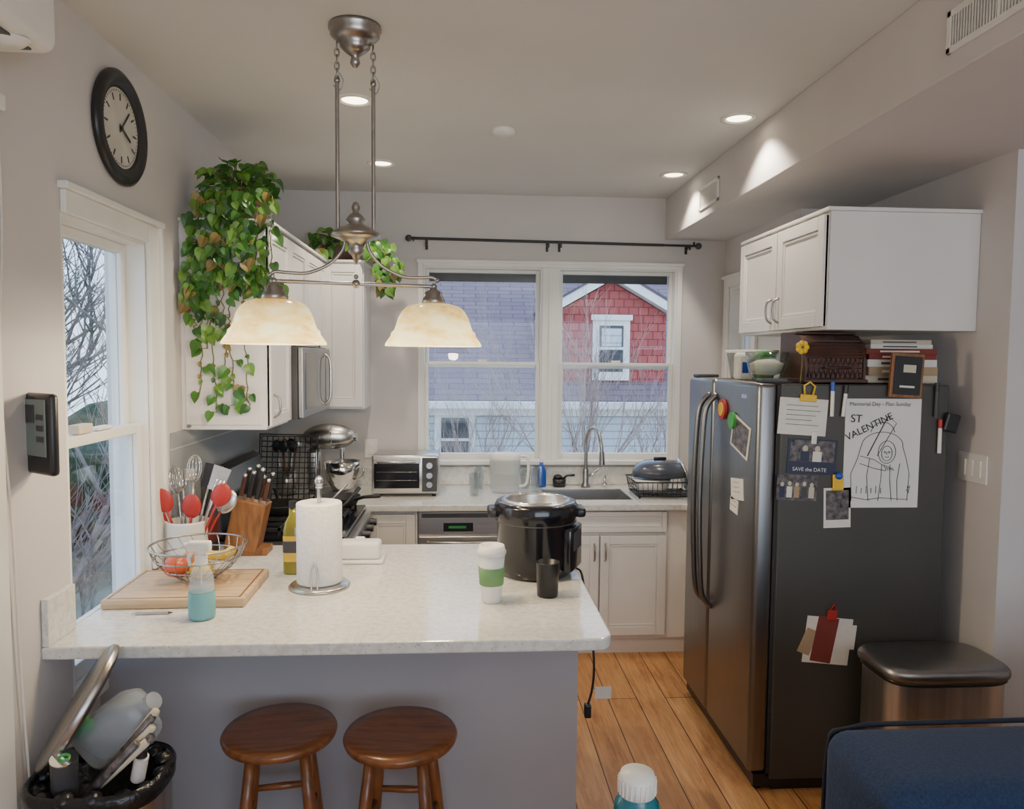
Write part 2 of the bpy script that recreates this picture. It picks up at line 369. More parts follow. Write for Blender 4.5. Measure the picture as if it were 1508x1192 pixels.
b.box(1.93,2.49,gy-.04,gy,1.42,2.36,TRIM); b.box(2.03,2.39,gy-.05,gy-.04,1.55,2.24,DARKG); b.box(2.03,2.39,gy-.06,gy-.045,1.88,1.92,TRIM); b.box(1.9,2.52,gy-.08,gy,2.32,2.40,TRIM)
b.box(2.06,2.36,gy-.055,gy-.05,1.93,2.2,SIDING)
b.done()
b=B('neighbor_chimney'); b.box(-5.4,-4.7,15.2,16.4,-3.2,6,BRICKW); b.box(-5.5,-4.6,15.1,16.5,5.8,6.1,BRICKW); b.done()
def tree(name,base,h,r,mat,lv=4,spread=.55,n0=3):
    b=B(name,base)
    def br(p,d,L,r,k):
        pts=[p]; q=p.copy(); dd=d.copy()
        for i in range(4):
            dd=(dd+Vector((random.gauss(0,.10),random.gauss(0,.10),.05))).normalized(); q=q+dd*L/4; pts.append(q.copy())
        b.tube(pts,[r*(1-.14*i) for i in range(5)],mat,5 if k<lv else 6)
        if k>0:
            for i in range(random.randint(3,4)):
                j=random.randint(1,4); nd=(dd+Vector((random.gauss(0,spread),random.gauss(0,spread),random.uniform(-.05,.4)))).normalized()
                br(pts[j],nd,L*random.uniform(.55,.8),r*.55,k-1)
    for i in range(n0): br(Vector((random.gauss(0,.08),random.gauss(0,.08),0)),Vector((random.gauss(0,.2),random.gauss(0,.2),1)).normalized(),h*.42,r,lv)
    return b.done(merge=False)
tree('bare_tree',(-5.9,9.2,-3.2),8.5,.11,BARK,5,n0=2)
tree('bare_tree',(-9.2,13.0,-3.2),10,.13,BARK,5,n0=2)
tree('bare_tree',(-4.6,7.0,-3.2),6.5,.07,BARK,5,n0=2)
tree('bare_tree',(-11,17,-3.2),10,.14,BARK,5,n0=2)
tree('bare_shrub',(.2,9.2,-.84),2.7,.016,BARKL,4,.35,5)
tree('bare_shrub',(1.5,8.9,-.84),3.6,.019,BARKL,4,.32,5)
tree('bare_shrub',(2.5,9.3,-.84),2.7,.016,BARKL,4,.35,4)
b=B('yard_bank'); b.box(-1.2,4.2,8.3,9.9,-3.2,-.85,GROUND,.2); b.done()
b=B('evergreen_hedge',(-9.5,20,-3.2))
for i in range(26): b.sph((random.uniform(-6,5),random.uniform(-1,1),random.uniform(.3,2.4)),random.uniform(.8,1.5),HEDGE,n=12,m=8)
b.done()

# ------------------------------------------------------------------ peninsula
b=B('peninsula_counter')
def slab(b,pts,z0,z1,mat):
    bm=bmesh.new(); vs=[bm.verts.new((x,y,z0)) for x,y in pts]; f=bm.faces.new(vs)
    r=bmesh.ops.extrude_face_region(bm,geom=[f])
    for e in r['geom']:
        if isinstance(e,bmesh.types.BMVert): e.co.z=z1
    bmesh.ops.recalc_face_normals(bm,faces=bm.faces)
    bm.edges.ensure_lookup_table()
    eg=[e for e in bm.edges if abs(e.verts[0].co.z-e.verts[1].co.z)<1e-6]
    bmesh.ops.bevel(bm,geom=eg,offset=.006,segments=2,profile=.5,affect='EDGES')
    bm.verts.index_update(); b.add([v.co.copy() for v in bm.verts],[[v.index for v in f.verts] for f in bm.faces],mat); bm.free()
cr=[(.455-.05+.05*math.sin(t),2.17+.05-.05*math.cos(t)) for t in [i*pi/12 for i in range(7)]]
slab(b,[(XL+.001,2.17)]+cr+[(.455,3.33),(XL+.001,3.33)],.872,.91,QUARTZ)
b.box(XL-.018,XL+.001,2.35,2.915,.872,.909,QUARTZ)
b.box(XL+.001,XL+.02,2.17,2.325,.91,1.05,QUARTZ,.003)
b.done()
simple('peninsula_base',XL+.001,.40,2.50,3.32,0,.871,WALLB)

# ------------------------------------------------------------------ base cabinets and counters
FY=4.27
b=B('base_cabinet')
b.box(-.55,-.26,FY,YB-.001,.10,.871,CAB); b.box(.36,1.37,FY,YB-.001,.10,.60,CAB); b.box(.36,1.37,FY,FY+.05,.60,.871,CAB); b.box(1.37,1.728,3.92,YB-.001,.10,.871,CAB)
b.box(-1.198,-.55,4.23,YB-.001,.10,.871,CAB)
b.box(-.55,-.26,FY+.06,YB-.002,0,.1,CAB); b.box(.36,1.37,FY+.03,YB-.002,0,.1,CAB); b.box(1.37,1.728,3.93,YB-.002,0,.1,CAB)
b.X=frame((-.55,FY,.12),(1,0,0),(0,0,1),(0,-1,0)); door(b,.28,.73,CAB)
for x0,w in((.40,.395),(.80,.395)):
    b.X=frame((x0,FY,.12),(1,0,0),(0,0,1),(0,-1,0)); door(b,w,.60,CAB); pull(b,(w-.03 if x0<.5 else .03),.50)
b.X=frame((.40,FY,.735),(1,0,0),(0,0,1),(0,-1,0)); door(b,.795,.125,CAB,rail=.03)
b.X=frame((1.37,4.26,.12),(0,-1,0),(0,0,1),(-1,0,0)); door(b,.33,.74,CAB)
b.done()
b=B('kitchen_counter')
SX0,SX1,SY0,SY1=.50,1.02,4.36,4.74
q=[(XL+.001,4.215),(SX0,4.215),(SX0,YB-.001),(XL+.001,YB-.001)]
slab(b,q,.872,.91,QUARTZ); slab(b,[(SX1,4.215),(1.27,4.215),(1.32,4.19),(1.345,4.15),(1.345,3.91),(1.728,3.91),(1.728,YB-.001),(SX1,YB-.001)],.872,.91,QUARTZ)
b.box(SX0,SX1,4.221,SY0,.872,.909,QUARTZ); b.box(SX0,SX1,SY1,YB-.001,.872,.909,QUARTZ); b.box(SX0,SX1,4.215,4.222,.876,.905,QUARTZ)
b.box(SX0+.002,SX1-.002,SY0+.002,SY1-.002,.70,.704,STEEL)
for a in((SX0+.001,SX0+.006,SY0,SY1),(SX1-.006,SX1-.001,SY0,SY1),(SX0,SX1,SY0+.001,SY0+.006),(SX0,SX1,SY1-.006,SY1-.001)): b.box(*a,.70,.905,STEEL)
b.done()
simple('counter_upstand',XL+.001,1.728,YB-.021,YB-.001,.911,1.03,QUARTZ,.002)
b=B('backsplash_tiles'); b.box(XL+.001,XL+.009,3.13,YB-.022,.912,1.428,TILE); b.done()
b=B('dishwasher')
b.box(-.255,.355,FY,4.85,.10,.865,STEEL); b.box(-.25,.35,FY-.02,FY,.12,.72,STEEL,.004); b.box(-.25,.35,FY-.022,FY,.735,.865,STEEL,.004)
b.box(-.235,.335,FY-.024,FY-.021,.83,.855,DARKG); b.box(-.11,.06,FY-.024,FY-.021,.75,.80,BLACKG); b.box(-.08,.02,FY-.026,FY-.023,.768,.782,GLED)
b.tube([(-.2,FY-.02,.69),(-.2,FY-.05,.69),(.3,FY-.05,.69),(.3,FY-.02,.69)],.008,STEEL); b.box(-.25,.35,FY+.05,4.8,0,.1,BLACK); b.done()

# ------------------------------------------------------------------ wall cabinets (left run + corner)
b=B('wall_cabinet')
UX=-.845
b.box(XL+.001,UX,3.27,3.66,1.43,2.31,CAB); b.box(XL+.001,UX,3.66,4.42,1.80,2.31,CAB); b.box(XL+.001,UX,4.42,4.58,1.43,2.31,CAB)
b.box(XL+.001,-.60,4.58,YB-.001,1.43,2.31,CAB)
b.box(XL+.001,UX+.03,3.255,4.58,2.31,2.325,CAB,.003); b.box(XL+.001,-.59,4.56,YB-.001,2.31,2.325,CAB,.003)
b.box(XL+.02,UX-.02,3.262,3.27,1.45,2.29,CAB,.002)
def ld(y0,y1,z0,z1,hx=None):
    b.X=frame((UX,y0,z0),(0,1,0),(0,0,1),(1,0,0)); door(b,y1-y0,z1-z0,CAB,rail=.05)
    if hx is not None: pull(b,hx,.09 )
    b.X=None
ld(3.275,3.655,1.44,2.30,.04); ld(3.665,4.04,1.81,2.30); ld(4.045,4.415,1.81,2.30); ld(4.425,4.575,1.44,2.30)
b.X=frame((-.84,4.58,1.44),(1,0,0),(0,0,1),(0,-1,0)); door(b,.235,.86,CAB,rail=.05); b.X=None
b.cyl((-1.17,3.26,1.445),(-1.17,3.27,1.445),.008,NICKEL)
b.done()
b=B('microwave')
b.box(XL+.002,-.80,3.67,4.41,1.44,1.795,DARKG); b.box(-.80,-.775,3.675,4.405,1.445,1.79,STEELK,.005)
b.box(-.776,-.772,3.73,4.21,1.485,1.765,BLACKG); b.box(-.776,-.772,4.27,4.39,1.47,1.77,BLACKG)
b.tube(catmull([(-.775,4.235,1.48),(-.745,4.235,1.51),(-.74,4.235,1.62),(-.745,4.235,1.73),(-.775,4.235,1.76)],4),.008,STEEL); b.done()

# ------------------------------------------------------------------ over-fridge cabinet
b=B('fridge_cabinet')
b.box(1.42,XR-.001,2.85,3.75,1.87,2.33,CAB,.003); b.box(1.405,XR-.001,2.84,3.76,2.33,2.345,CAB,.003)
for y0 in(3.745,3.30):
    b.X=frame((1.42,y0,1.88),(0,-1,0),(0,0,1),(-1,0,0)); door(b,.44,.44,CAB,rail=.055); pull(b,.405 if y0>3.5 else .035,.09,.11); b.X=None
b.done()

# ------------------------------------------------------------------ refrigerator
b=B('refrigerator')
b.box(1.245,1.93,2.85,3.77,.05,1.655,FRSIDE,.006); b.box(1.26,1.90,2.87,3.75,0,.05,BLACK)
b.box(1.155,1.235,2.855,3.385,.075,1.66,STEELD,.022,4); b.box(1.155,1.235,3.395,3.765,.075,1.66,STEELD,.022,4)
b.box(1.232,1.247,2.86,3.76,.06,1.65,RUB); b.box(1.18,1.26,2.86,3.76,.02,.07,BLACK)
for y in(3.345,3.435): b.tube(catmull([(1.158,y,.60),(1.11,y,.66),(1.095,y,.85),(1.088,y,1.1),(1.095,y,1.38),(1.11,y,1.53),(1.158,y,1.59)],5),.013,STEELD,10)
b.box(1.17,1.28,2.87,2.93,1.66,1.675,DARKG,.005); b.box(1.17,1.28,3.67,3.75,1.66,1.675,DARKG,.005)
for y in(2.90,3.70): b.cyl((1.21,y,0),(1.21,y,.05),.02,BLACK)
fridge=b.done()
FS=2.849
def note(name,x0,x1,z0,z1,mat,tilt=0,extra=None):
    cx,cz=(x0+x1)/2,(z0+z1)/2; w,h=(x1-x0)/2,(z1-z0)/2
    b=B(name); b.X=frame((cx,FS,cz),(math.cos(tilt),0,math.sin(tilt)),(-math.sin(tilt),0,math.cos(tilt)),(0,-1,0))
    b.box(-w,w,-h,h,0,.002,mat)
    if extra: extra(b,w,h)
    return b.done()
def st(b,pts,m=BLACK,r=.0013): b.tube([(x,y,.0028) for x,y in pts],r,m,5)
def arc(cx,cy,rx,ry,a0,a1,n=14): return [(cx+rx*math.cos(a0+(a1-a0)*i/n),cy+ry*math.sin(a0+(a1-a0)*i/n)) for i in range(n+1)]
def draw(b,w,h):
    st(b,arc(0.02,.005,.036,.045,0,2*pi,22)); st(b,arc(.02,.0,.022,.03,0,2*pi,18)); st(b,arc(.012,.005,.004,.003,0,2*pi,8)); st(b,arc(.029,.005,.004,.003,0,2*pi,8)); st(b,arc(.02,-.012,.008,.004,pi,2*pi,8)); st(b,[(.02,.005),(.018,-.003),(.022,-.004)])
    st(b,arc(.0,.03,.085,.055,-.1,pi,20)); st(b,[(-.085,.035),(-.10,-.02),(-.125,-.08),(-.12,-.19)]); st(b,[(.085,.025),(.10,-.02),(.115,-.08),(.11,-.19)])
    st(b,arc(.0,.075,.05,.05,.2,pi-.2,12)); st(b,[(-.05,-.02),(-.06,-.09),(-.05,-.19)]); st(b,[(.075,-.04),(.065,-.11),(.07,-.19)]); st(b,[(.0,-.045),(.0,-.09),(-.01,-.19)]); st(b,[(.035,-.045),(.035,-.10),(.045,-.19)])
    st(b,[(-.12,-.175),(-.06,-.185),(.0,-.178),(.11,-.185)]); st(b,[(-.09,-.01),(-.03,-.025),(.01,-.05)]); st(b,[(-.09,-.04),(-.03,-.06),(.02,-.07)])
    for i in range(5): st(b,[(.01+.008*i,-.045-.003*i),(.02+.008*i,-.068)])
    st(b,[(-.06,-.01),(.02,.15)],r=.002); st(b,[(-.02,-.01),(.055,.12),(.02,.15)]); st(b,[(.11,-.13),(.115,-.16),(.12,-.13),(.105,-.15)])
    for i in range(6): st(b,[(-.10+.02*i,-.13-.008*(i%2)),(-.10+.02*i,-.16)])
o=note('magnetic_whiteboard',1.505,1.815,1.165,1.60,PLW,0,draw)
for t,x,z,sz,rr in(('ST',-.135,.125,.045,.05),('VALENTINE',-.145,.050,.040,-.45)):
    c=bpy.data.curves.new('lettering','FONT'); c.body=t; c.size=sz; c.extrude=.0006
    q=bpy.data.objects.new('lettering',c); COL.objects.link(q); c.materials.append(BLACK); q.parent=o
    q.location=(1.66+x,FS-.004,1.3825+z); q.rotation_euler=(pi/2,rr,0)
c=bpy.data.curves.new('header_text','FONT'); c.body='Memorial Day - Plan Sunday'; c.size=.022; c.materials.append(DARKG)
q=bpy.data.objects.new('header_text',c); COL.objects.link(q); q.parent=o; q.location=(1.52,FS-.004,1.572); q.rotation_euler=(pi/2,0,0)
def lines(k,m=DARKG):
    def f(b,w,h):
        for i in range(k): st(b,[(-w*.7,h*.6-i*h*1.3/k),(w*random.uniform(.3,.75),h*.6-i*h*1.3/k)],m,.001)
    return f
def clipx(m):
    def f(b,w,h):
        lines(5)(b,w,h)
        b.box(-.02,.045,h-.012,h+.016,.002,.014,m,.004); b.tube([(-.004,h+.012,.01),(-.01,h+.05,.012),(.012,h+.065,.012),(.034,h+.05,.012),(.028,h+.012,.01)],.004,m,6)
    return f
note('handwritten_card',1.235,1.43,1.455,1.60,PAPER,-.06,clipx(YEL))
def std(b,w,h):
    b.box(-w,w,-h,-h*.35,.002,.0025,NAVY); b.box(-w*.9,w*.9,-h*.3,h*.9,.002,.0025,PHOTO); b.box(-.01,.01,h-.02,h+.03,.002,.012,PLW,.003)
    for x in(-.03,.02): b.sph((x,.03,.0022),.012,BOOK1,sc=(1,1.2,.1),n=10,m=6); b.box(x-.018,x+.018,-.02,.02,.0026,.003,NAVY if x<0 else PAPER)
o=note('save_the_date_card',1.275,1.475,1.30,1.44,NAVY,-.05,std)
c=bpy.data.curves.new('card_text','FONT'); c.body='SAVE the DATE'; c.size=.021; c.materials.append(PAPER)
q=bpy.data.objects.new('card_text',c); COL.objects.link(q); q.parent=o; q.location=(1.295,FS-.004,1.315); q.rotation_euler=(pi/2,.05,0)
def grp(b,w,h):
    for i in range(5): x=-.06+.03*i; b.sph((x,.012+.004*(i%2),.0022),.008,BOOK1,sc=(1,1.2,.1),n=8,m=6); b.box(x-.011,x+.011,-.04,.004,.0022,.0026,(NAVY,PAPER,BOOK3,DARKG,BOOK1)[i])
note('photo_print',1.235,1.40,1.195,1.297,PHOTO,-.04,grp)
def pol(b,w,h):
    b.box(-w*.85,w*.85,-h*.6,h*.88,.002,.0028,PHOTO); b.box(-.022,.022,h-.01,h+.055,.002,.012,YEL,.004); b.sph((0,h+.05,.015),.015,BLUE)
note('instant_photo',1.43,1.54,1.085,1.245,PAPER,.03,pol)
def bot(b,w,h):
    b.box(w*.3,w*1.2,-h*.3,h*.75,.0,.0015,PAPER); b.box(-w*.6,w*.3,-h*.95,h,.0025,.004,BOOK2,R=Matrix.Rotation(-.08,3,'Z')); b.box(-w*1.05,-w*.5,-h*.9,h*.2,.0,.003,BOOK3,R=Matrix.Rotation(-.3,3,'Z'))
    for i in range(3): st(b,[(-.03,.03-.02*i),(.02,.032-.02*i)],PAPER)
    b.box(-.02,.02,h-.01,h+.035,.004,.016,RED,.004); b.tube([(-.01,h+.03,.012),(0,h+.06,.013),(.01,h+.03,.012)],.004,RED,6)
note('christmas_card',1.37,1.56,.53,.72,PAPER,-.1,bot)
def mark(name,x,z,L,m,cap,tl=0):
    b=B(name,(x,FS-.011,z)); b.cyl((0,0,0),(tl,0,L),.0075,m,n=12); b.cyl((tl,0,L),(tl*1.3,0,L*1.35),.0085,cap,n=12); return b.done()
mark('marker_pen',1.445,1.53,.10,PLW,BLUE); mark('marker_pen',1.49,1.53,.09,PLW,BLACK,.008); mark('marker_pen',1.87,1.53,.10,DARKG,BLACK); mark('marker_pen',1.89,1.385,.10,PLW,RED)
b=B('whiteboard_eraser',(1.925,FS-.03,1.50)); b.box(-.025,.03,0,.028,-.03,.045,BLACK,.006,R=Matrix.Rotation(.25,3,'Y')); b.done()
def fnote(name,yc,zc,w,h,mat,tilt=0,extra=None):
    b=B(name); b.X=frame((1.1545,yc,zc),(0,-math.cos(tilt),math.sin(tilt)),(0,math.sin(tilt),math.cos(tilt)),(-1,0,0))
    b.box(-w,w,-h,h,0,.003,mat)
    if extra: extra(b,w,h)
    return b.done()
b=B('fridge_magnet',(1.15,3.24,1.53)); b.cyl((.004,0,0),(-.008,0,0),.045,RED); b.cyl((-.008,0,0),(-.012,0,0),.03,YEL); b.done()
b=B('fridge_magnet',(1.15,3.11,1.49)); b.cyl((.004,0,0),(-.012,0,0),.035,GRN); b.done()
def phx(b,w,h): b.box(-w*.85,w*.85,-h*.85,h*.85,.003,.004,PHOTO)
fnote('photo_print',3.03,1.43,.10,.07,PAPER,-.25,phx)
fnote('sticky_note',3.05,1.205,.07,.045,PAPER,.12,lines(3)); fnote('sticky_note',3.08,1.13,.045,.03,PAPER,-.1,lines(2))
fnote('brand_badge',3.0,1.60,.025,.008,CHROME)

# ------------------------------------------------------------------ things on top of the fridge
FT=1.66
b=B('plastic_storage_tub',(1.36,3.46,FT)); b.lathe([(.0,0),(.07,0),(.085,.12),(.088,.12),(.088,.13),(.0,.13)],(0,0,0),PLAST,24,sx=1.2,sq=3); b.box(-.07,.07,-.05,.05,.01,.09,YEL,.02); b.lathe([(.09,.12),(.092,.135),(.0,.137)],(0,0,0),PLW,24,sx=1.2,sq=3); b.done()
b=B('snack_packet',(1.31,3.24,FT)); b.box(-.02,.06,-.04,.04,0,.13,GRN,.02); b.box(-.0,.04,-.042,.0,.03,.09,PAPER,.003); b.box(-.11,-.03,-.03,.03,0,.12,PAPER,.015); b.box(-.09,-.05,-.031,.0,.03,.08,BLUE,.003); b.done()
b=B('glass_mixing_bowl',(1.262,3.045,FT+.003)); b.lathe([(.0,.004),(.05,.0),(.07,.03),(.082,.08),(.088,.12),(.084,.12),(.078,.08),(.066,.035),(.0,.01)],(0,0,0),GLASS,32); b.lathe([(.0,.012),(.055,.03),(.07,.07),(.04,.085),(.0,.09)],(0,0,0),BOOK1,20); b.done()
b=B('bread_box',(1.485,3.02,FT))
W=.125
prof=[(-.12,0),(-.12,.10),(-.10,.16),(-.05,.19),(.02,.20),(.12,.20),(.12,0)]
for x0,x1 in((-W,-W+.015),(W-.015,W)):
    n=len(prof); b.add([(x0,y,z) for y,z in prof]+[(x1,y,z) for y,z in prof],[list(range(n)),[n+i for i in range(n)][::-1]]+[(i,(i+1)%n,n+(i+1)%n,n+i) for i in range(n)],WOODD)
for i in range(1,5):
    (y0,z0),(y1,z1)=prof[i-1],prof[i]; k=5
    for j in range(k):
        a,c2=j/k,(j+.85)/k
        b.quad([(-W+.01,y0+(y1-y0)*a,z0+(z1-z0)*a),(W-.01,y0+(y1-y0)*a,z0+(z1-z0)*a),(W-.01,y0+(y1-y0)*c2,z0+(z1-z0)*c2),(-W+.01,y0+(y1-y0)*c2,z0+(z1-z0)*c2)],WOODD)
b.box(-W+.01,W-.01,-.09,.12,0,.17,WOODD); b.box(-W-.006,W+.006,-.13,.125,0,.015,WOODD,.003); b.box(-W,W,-.03,.12,.196,.206,WOODD,.003)
b.tube([(-.05,-.125,.06),(-.05,-.14,.06),(.05,-.14,.06),(.05,-.125,.06)],.005,WOODD)
for i in range(-6,5): b.tube([(i*.02,-.121,.02),((i+1)*.02,-.121,.10)],.0022,WOODD,4); b.tube([((i+1)*.02,-.121,.02),(i*.02,-.121,.10)],.0022,WOODD,4)
b.done()
b=B('paper_flower',(1.325,2.865,FT+.15))
for i in range(7):
    t=i*2*pi/7; b.sph((.016*math.cos(t),-.01,.016*math.sin(t)-.01),.012,YEL,n=8,m=6)
b.tube(catmull([(0,0,-.15),(.005,0,-.07),(0,0,0)],4),.0025,STEM); b.done()
b=B('cookbook_stack',(1.775,3.05,FT))
z=0
for i,(w,d,t,m) in enumerate([(.155,.12,.030,BOOK1),(.15,.125,.035,BOOK3),(.15,.12,.030,PAPER),(.145,.12,.022,BOOK2),(.15,.12,.022,BOOK2),(.135,.11,.018,PAPER),(.13,.11,.018,BOOK1)]):
    R=Matrix.Rotation(random.uniform(-.06,.06),3,'Z')
    b.box(-w,w,-d,d,z,z+.003,m,R=R); b.box(-w,w,-d,d,z+t-.003,z+t,m,R=R); b.box(-w,-w+.004,-d,d,z,z+t,m,R=R); b.box(-w,w,-d,-d+.004,z+.002,z+t-.002,m,R=R); b.box(-w+.006,w-.003,-d+.006,d-.004,z+.003,z+t-.003,PAPER,R=R)
    b.box(-w*.6,w*.5,-d-.001,-d,z+t*.35,z+t*.65,(DARKG if m in(PAPER,BOOK1) else PAPER),R=R); z+=t
b.done()
b=B('framed_chalk_sign',(1.735,FS-.014,1.605)); Rm_=Matrix.Rotation(.05,3,'Y')
b.box(-.066,.066,-.008,.008,0,.175,WOODK,.003,R=Rm_); b.box(-.055,.055,-.011,-.008,.012,.163,BLACK,R=Rm_); b.box(-.02,.03,-.013,-.010,.10,.13,BOOK1,.0,R=Rm_); b.box(-.03,.03,-.013,-.010,.04,.048,PAPER,R=Rm_); b.done()

# ------------------------------------------------------------------ vents, switch, downlights, smoke alarm
def vent(name,y0,y1,z0,z1):
    b=B(name); x=1.32; f=.018
    b.box(x-.008,x,y0,y1,z0,z0+f,TRIM,.002); b.box(x-.008,x,y0,y1,z1-f,z1,TRIM,.002); b.box(x-.008,x,y0,y0+f,z0,z1,TRIM,.002); b.box(x-.008,x,y1-f,y1,z0,z1,TRIM,.002)
    b.box(x-.0015,x,y0+f,y1-f,z0+f,z1-f,DARKG)
    n=int((y1-y0-2*f)/.011)
    for i in range(n): y=y0+f+i*.011+.003; b.box(x-.006,x-.001,y,y+.004,z0+f,z1-f,TRIM)
    b.box(x-.007,x-.001,(y0+y1)/2-.004,(y0+y1)/2+.004,z0+f,z1-f,TRIM); return b.done()
vent('air_vent',1.62,2.02,2.585,2.70); vent('air_vent',3.86,4.18,2.575,2.70)
b=B('light_switch'); b.box(XR-.007,XR,2.745,2.915,1.27,1.385,PLW,.003)
for i in range(3): y=2.775+i*.045; b.box(XR-.012,XR-.006,y,y+.028,1.295,1.36,PLW,.002)
b.done()
def downlight(x,y):
    b=B('recessed_downlight',(x,y,CZ)); b.lathe([(.075,0),(.077,-.006),(.058,-.008),(.055,-.001),(.05,-.0005)],(0,0,0),TRIM,32); b.lathe([(.052,-.002),(.0,-.002)],(0,0,0),CANL,32); b.done()
    l=bpy.data.lights.new('downlight_lamp','SPOT'); l.energy=36; l.color=(1,.88,.72); l.spot_size=math.radians(115); l.spot_blend=.45; l.shadow_soft_size=.03
    o=bpy.data.objects.new('downlight_lamp',l); COL.objects.link(o); o.location=(x,y,CZ-.02)
for x,y in((-.45,3.17),(-.45,4.17),(1.19,3.25),(1.19,4.26)): downlight(x,y)
b=B('smoke_alarm',(.18,3.52,CZ)); b.lathe([(.055,0),(.055,-.015),(.045,-.022),(.0,-.024)],(0,0,0),PLW,28); b.done()

# ------------------------------------------------------------------ pendant
PX,PY=-.35,2.48
b=B('pendant_light',(PX,PY,2.16),.22)
z=.64
b.lathe([(.0,z),(.082,z),(.084,z-.012),(.075,z-.022),(.078,z-.03),(.062,z-.045),(.045,z-.06),(.048,z-.066),(.03,z-.082),(.012,z-.095),(.014,z-.105),(.016,z-.115),(.008,z-.128),(0,z-.13)],(0,0,0),NICKEL,36)
for s in(-1,1):
    x=.057*s
    zz=z-.055; k=0
    while zz>.47:
        pts=[(x+(.007*math.cos(t) if k%2 else 0),(0 if k%2 else .007*math.cos(t)),zz-.012+.014*math.sin(t)) for t in [i*2*pi/10 for i in range(10)]]
        b.tube(pts,.0025,NICKEL,5,True); zz-=.021; k+=1
    b.cyl((x,0,.46),(x,0,.0),.0065,NICKEL,n=12); b.sph((x,0,.465),.010,NICKEL,n=12,m=8)
    b.tube(catmull([(x,0,.50),(x+.02,.005,.47),(x+.01,.01,.44),(x-.012,.0,.45)],4),.0018,NICKEL,5)
b.lathe([(0,.09),(.008,.085),(.014,.07),(.008,.055),(.022,.045),(.032,.03),(.02,.018),(.05,.005),(.078,-.012),(.08,-.022),(.055,-.032),(.03,-.045),(.022,-.06),(.028,-.07),(.014,-.085),(.008,-.10),(0,-.115)],(0,0,0),NICKEL,36)
LX=.255
b.cyl((-LX,0,-.175),(LX,0,-.175),.0065,NICKEL,n=12); b.sph((0,0,-.175),.014,NICKEL); b.sph((0,0,-.152),.008,NICKEL)
for s in(-1,1):
    b.tube(catmull([(s*.035,0,-.035),(s*.045,0,-.07),(s*.085,0,-.115),(s*.15,0,-.145),(s*.21,0,-.147),(s*.25,0,-.145),(s*.265,0,-.155)],5),.0055,NICKEL,8)
    b.sph((s*LX,0,-.175),.012,NICKEL); b.sph((s*(LX+.012),0,-.155),.008,NICKEL)
    c=(s*LX,0,0)
    b.lathe([(.008,-.165),(.012,-.185),(.030,-.195),(.028,-.205),(.036,-.215),(.04,-.228),(.034,-.235)],c,NICKEL,28)
    q=.95
    b.lathe([(r*q,z_) for r,z_ in[(.030,-.232),(.060,-.234),(.090,-.242),(.110,-.258),(.123,-.280),(.131,-.304),(.138,-.322),(.148,-.331),(.150,-.342),(.158,-.352),(.168,-.366),(.170,-.375),(.166,-.375),(.150,-.360),(.142,-.343),(.127,-.308),(.119,-.283),(.106,-.262),(.087,-.247),(.058,-.239),(.03,-.237)]],c,SHADE,48)
    b.sph((s*LX,0,-.31),.028,BULB,sc=(1,1,1.25),n=16,m=10)
b.done()
for s in(-1,1):
    l=bpy.data.lights.new('pendant_bulb','POINT'); l.energy=15; l.color=(1,.80,.54); l.shadow_soft_size=.05
    o=bpy.data.objects.new('pendant_bulb',l); COL.objects.link(o); o.location=(PX+s*LX*math.cos(.22),PY+s*LX*math.sin(.22),1.765)

# ------------------------------------------------------------------ clock, weather station, AC
b=B('wall_clock',(XL,2.725,2.53))
b.X=frame((0,0,0),(0,1,0),(0,0,1),(1,0,0))
b.lathe([(0,.001),(.186,.001),(.194,.008),(.194,.018),(.182,.028),(.170,.032),(.158,.026),(.150,.019),(.144,.021),(.136,.016),(.134,.012)],(0,0,0),BLACK,48)
b.lathe([(.136,.011),(0,.011)],(0,0,0),M('clock_face',(.60,.57,.50),.5,var=.14,ns=12),40)
for i in range(12):
    t=i*pi/6; b.box(-.003,.003,.095,.118,.0115,.013,DARKG,R=Matrix.Rotation(t,3,'Z'))
for i in range(60):
    t=i*pi/30; b.box(-.0009,.0009,.122,.128,.0115,.0125,BLACK,R=Matrix.Rotation(t,3,'Z'))
b.box(-.003,.003,-.02,.095,.014,.0155,BLACK,R=Matrix.Rotation(-.75,3,'Z')); b.box(-.0045,.0045,-.02,.07,.016,.0175,BLACK,R=Matrix.Rotation(-2.0,3,'Z')); b.cyl((0,0,.011),(0,0,.019),.008,BLACK)
b.done()
b=B('weather_station',(XL+.045,2.115,1.53),-.62)
b.box(-.075,.075,-.012,.015,-.112,.112,BLACK,.012,3); b.box(-.055,.055,-.0145,-.012,-.06,.095,LCD,.002); b.box(-.05,.0,-.016,-.014,.03,.08,DARKG); b.box(-.02,.02,.01,.035,-.1,.06,BLACK)
for i in range(3): b.box(.01,.045,-.016,-.014,-.02+i*.03,-.005+i*.03,DARKG)
b.done()
b=B('mini_split_ac',(XL+.001,1.5,2.46)); b.box(0,.23,-.42,.41,.0,.30,PLW,.03,4); b.box(.03,.19,-.38,.36,-.004,.01,DARKG); b.lathe([(0,-.012),(.06,-.012),(.075,0)],(.14,.31,.0),PLW,24,sy=.6); b.done()
b=B('hanging_cable'); b.tube(catmull([(XL+.01,2.02,2.46),(XL+.012,2.03,2.1),(XL+.012,2.00,1.7),(XL+.012,2.03,1.3),(XL+.010,2.05,.9),(XL+.010,2.08,.5),(XL+.010,2.10,.22)],8),.0035,PLW,6); b.done()
b=B('window_rail_block',(XL-.036,2.48,1.4925)); b.box(-.018,.018,-.03,.06,0,.03,BOOK1,.004); b.box(-.015,.018,.10,.2,0,.012,TRIM,.003); b.done()
b=B('curtain_rod'); b.cyl((-.34,4.82,2.50),(1.29,4.82,2.485),.009,BLACK,n=12); b.cyl((.5,4.82,2.493),(1.51,4.82,2.483),.0075,BLACK,n=12)
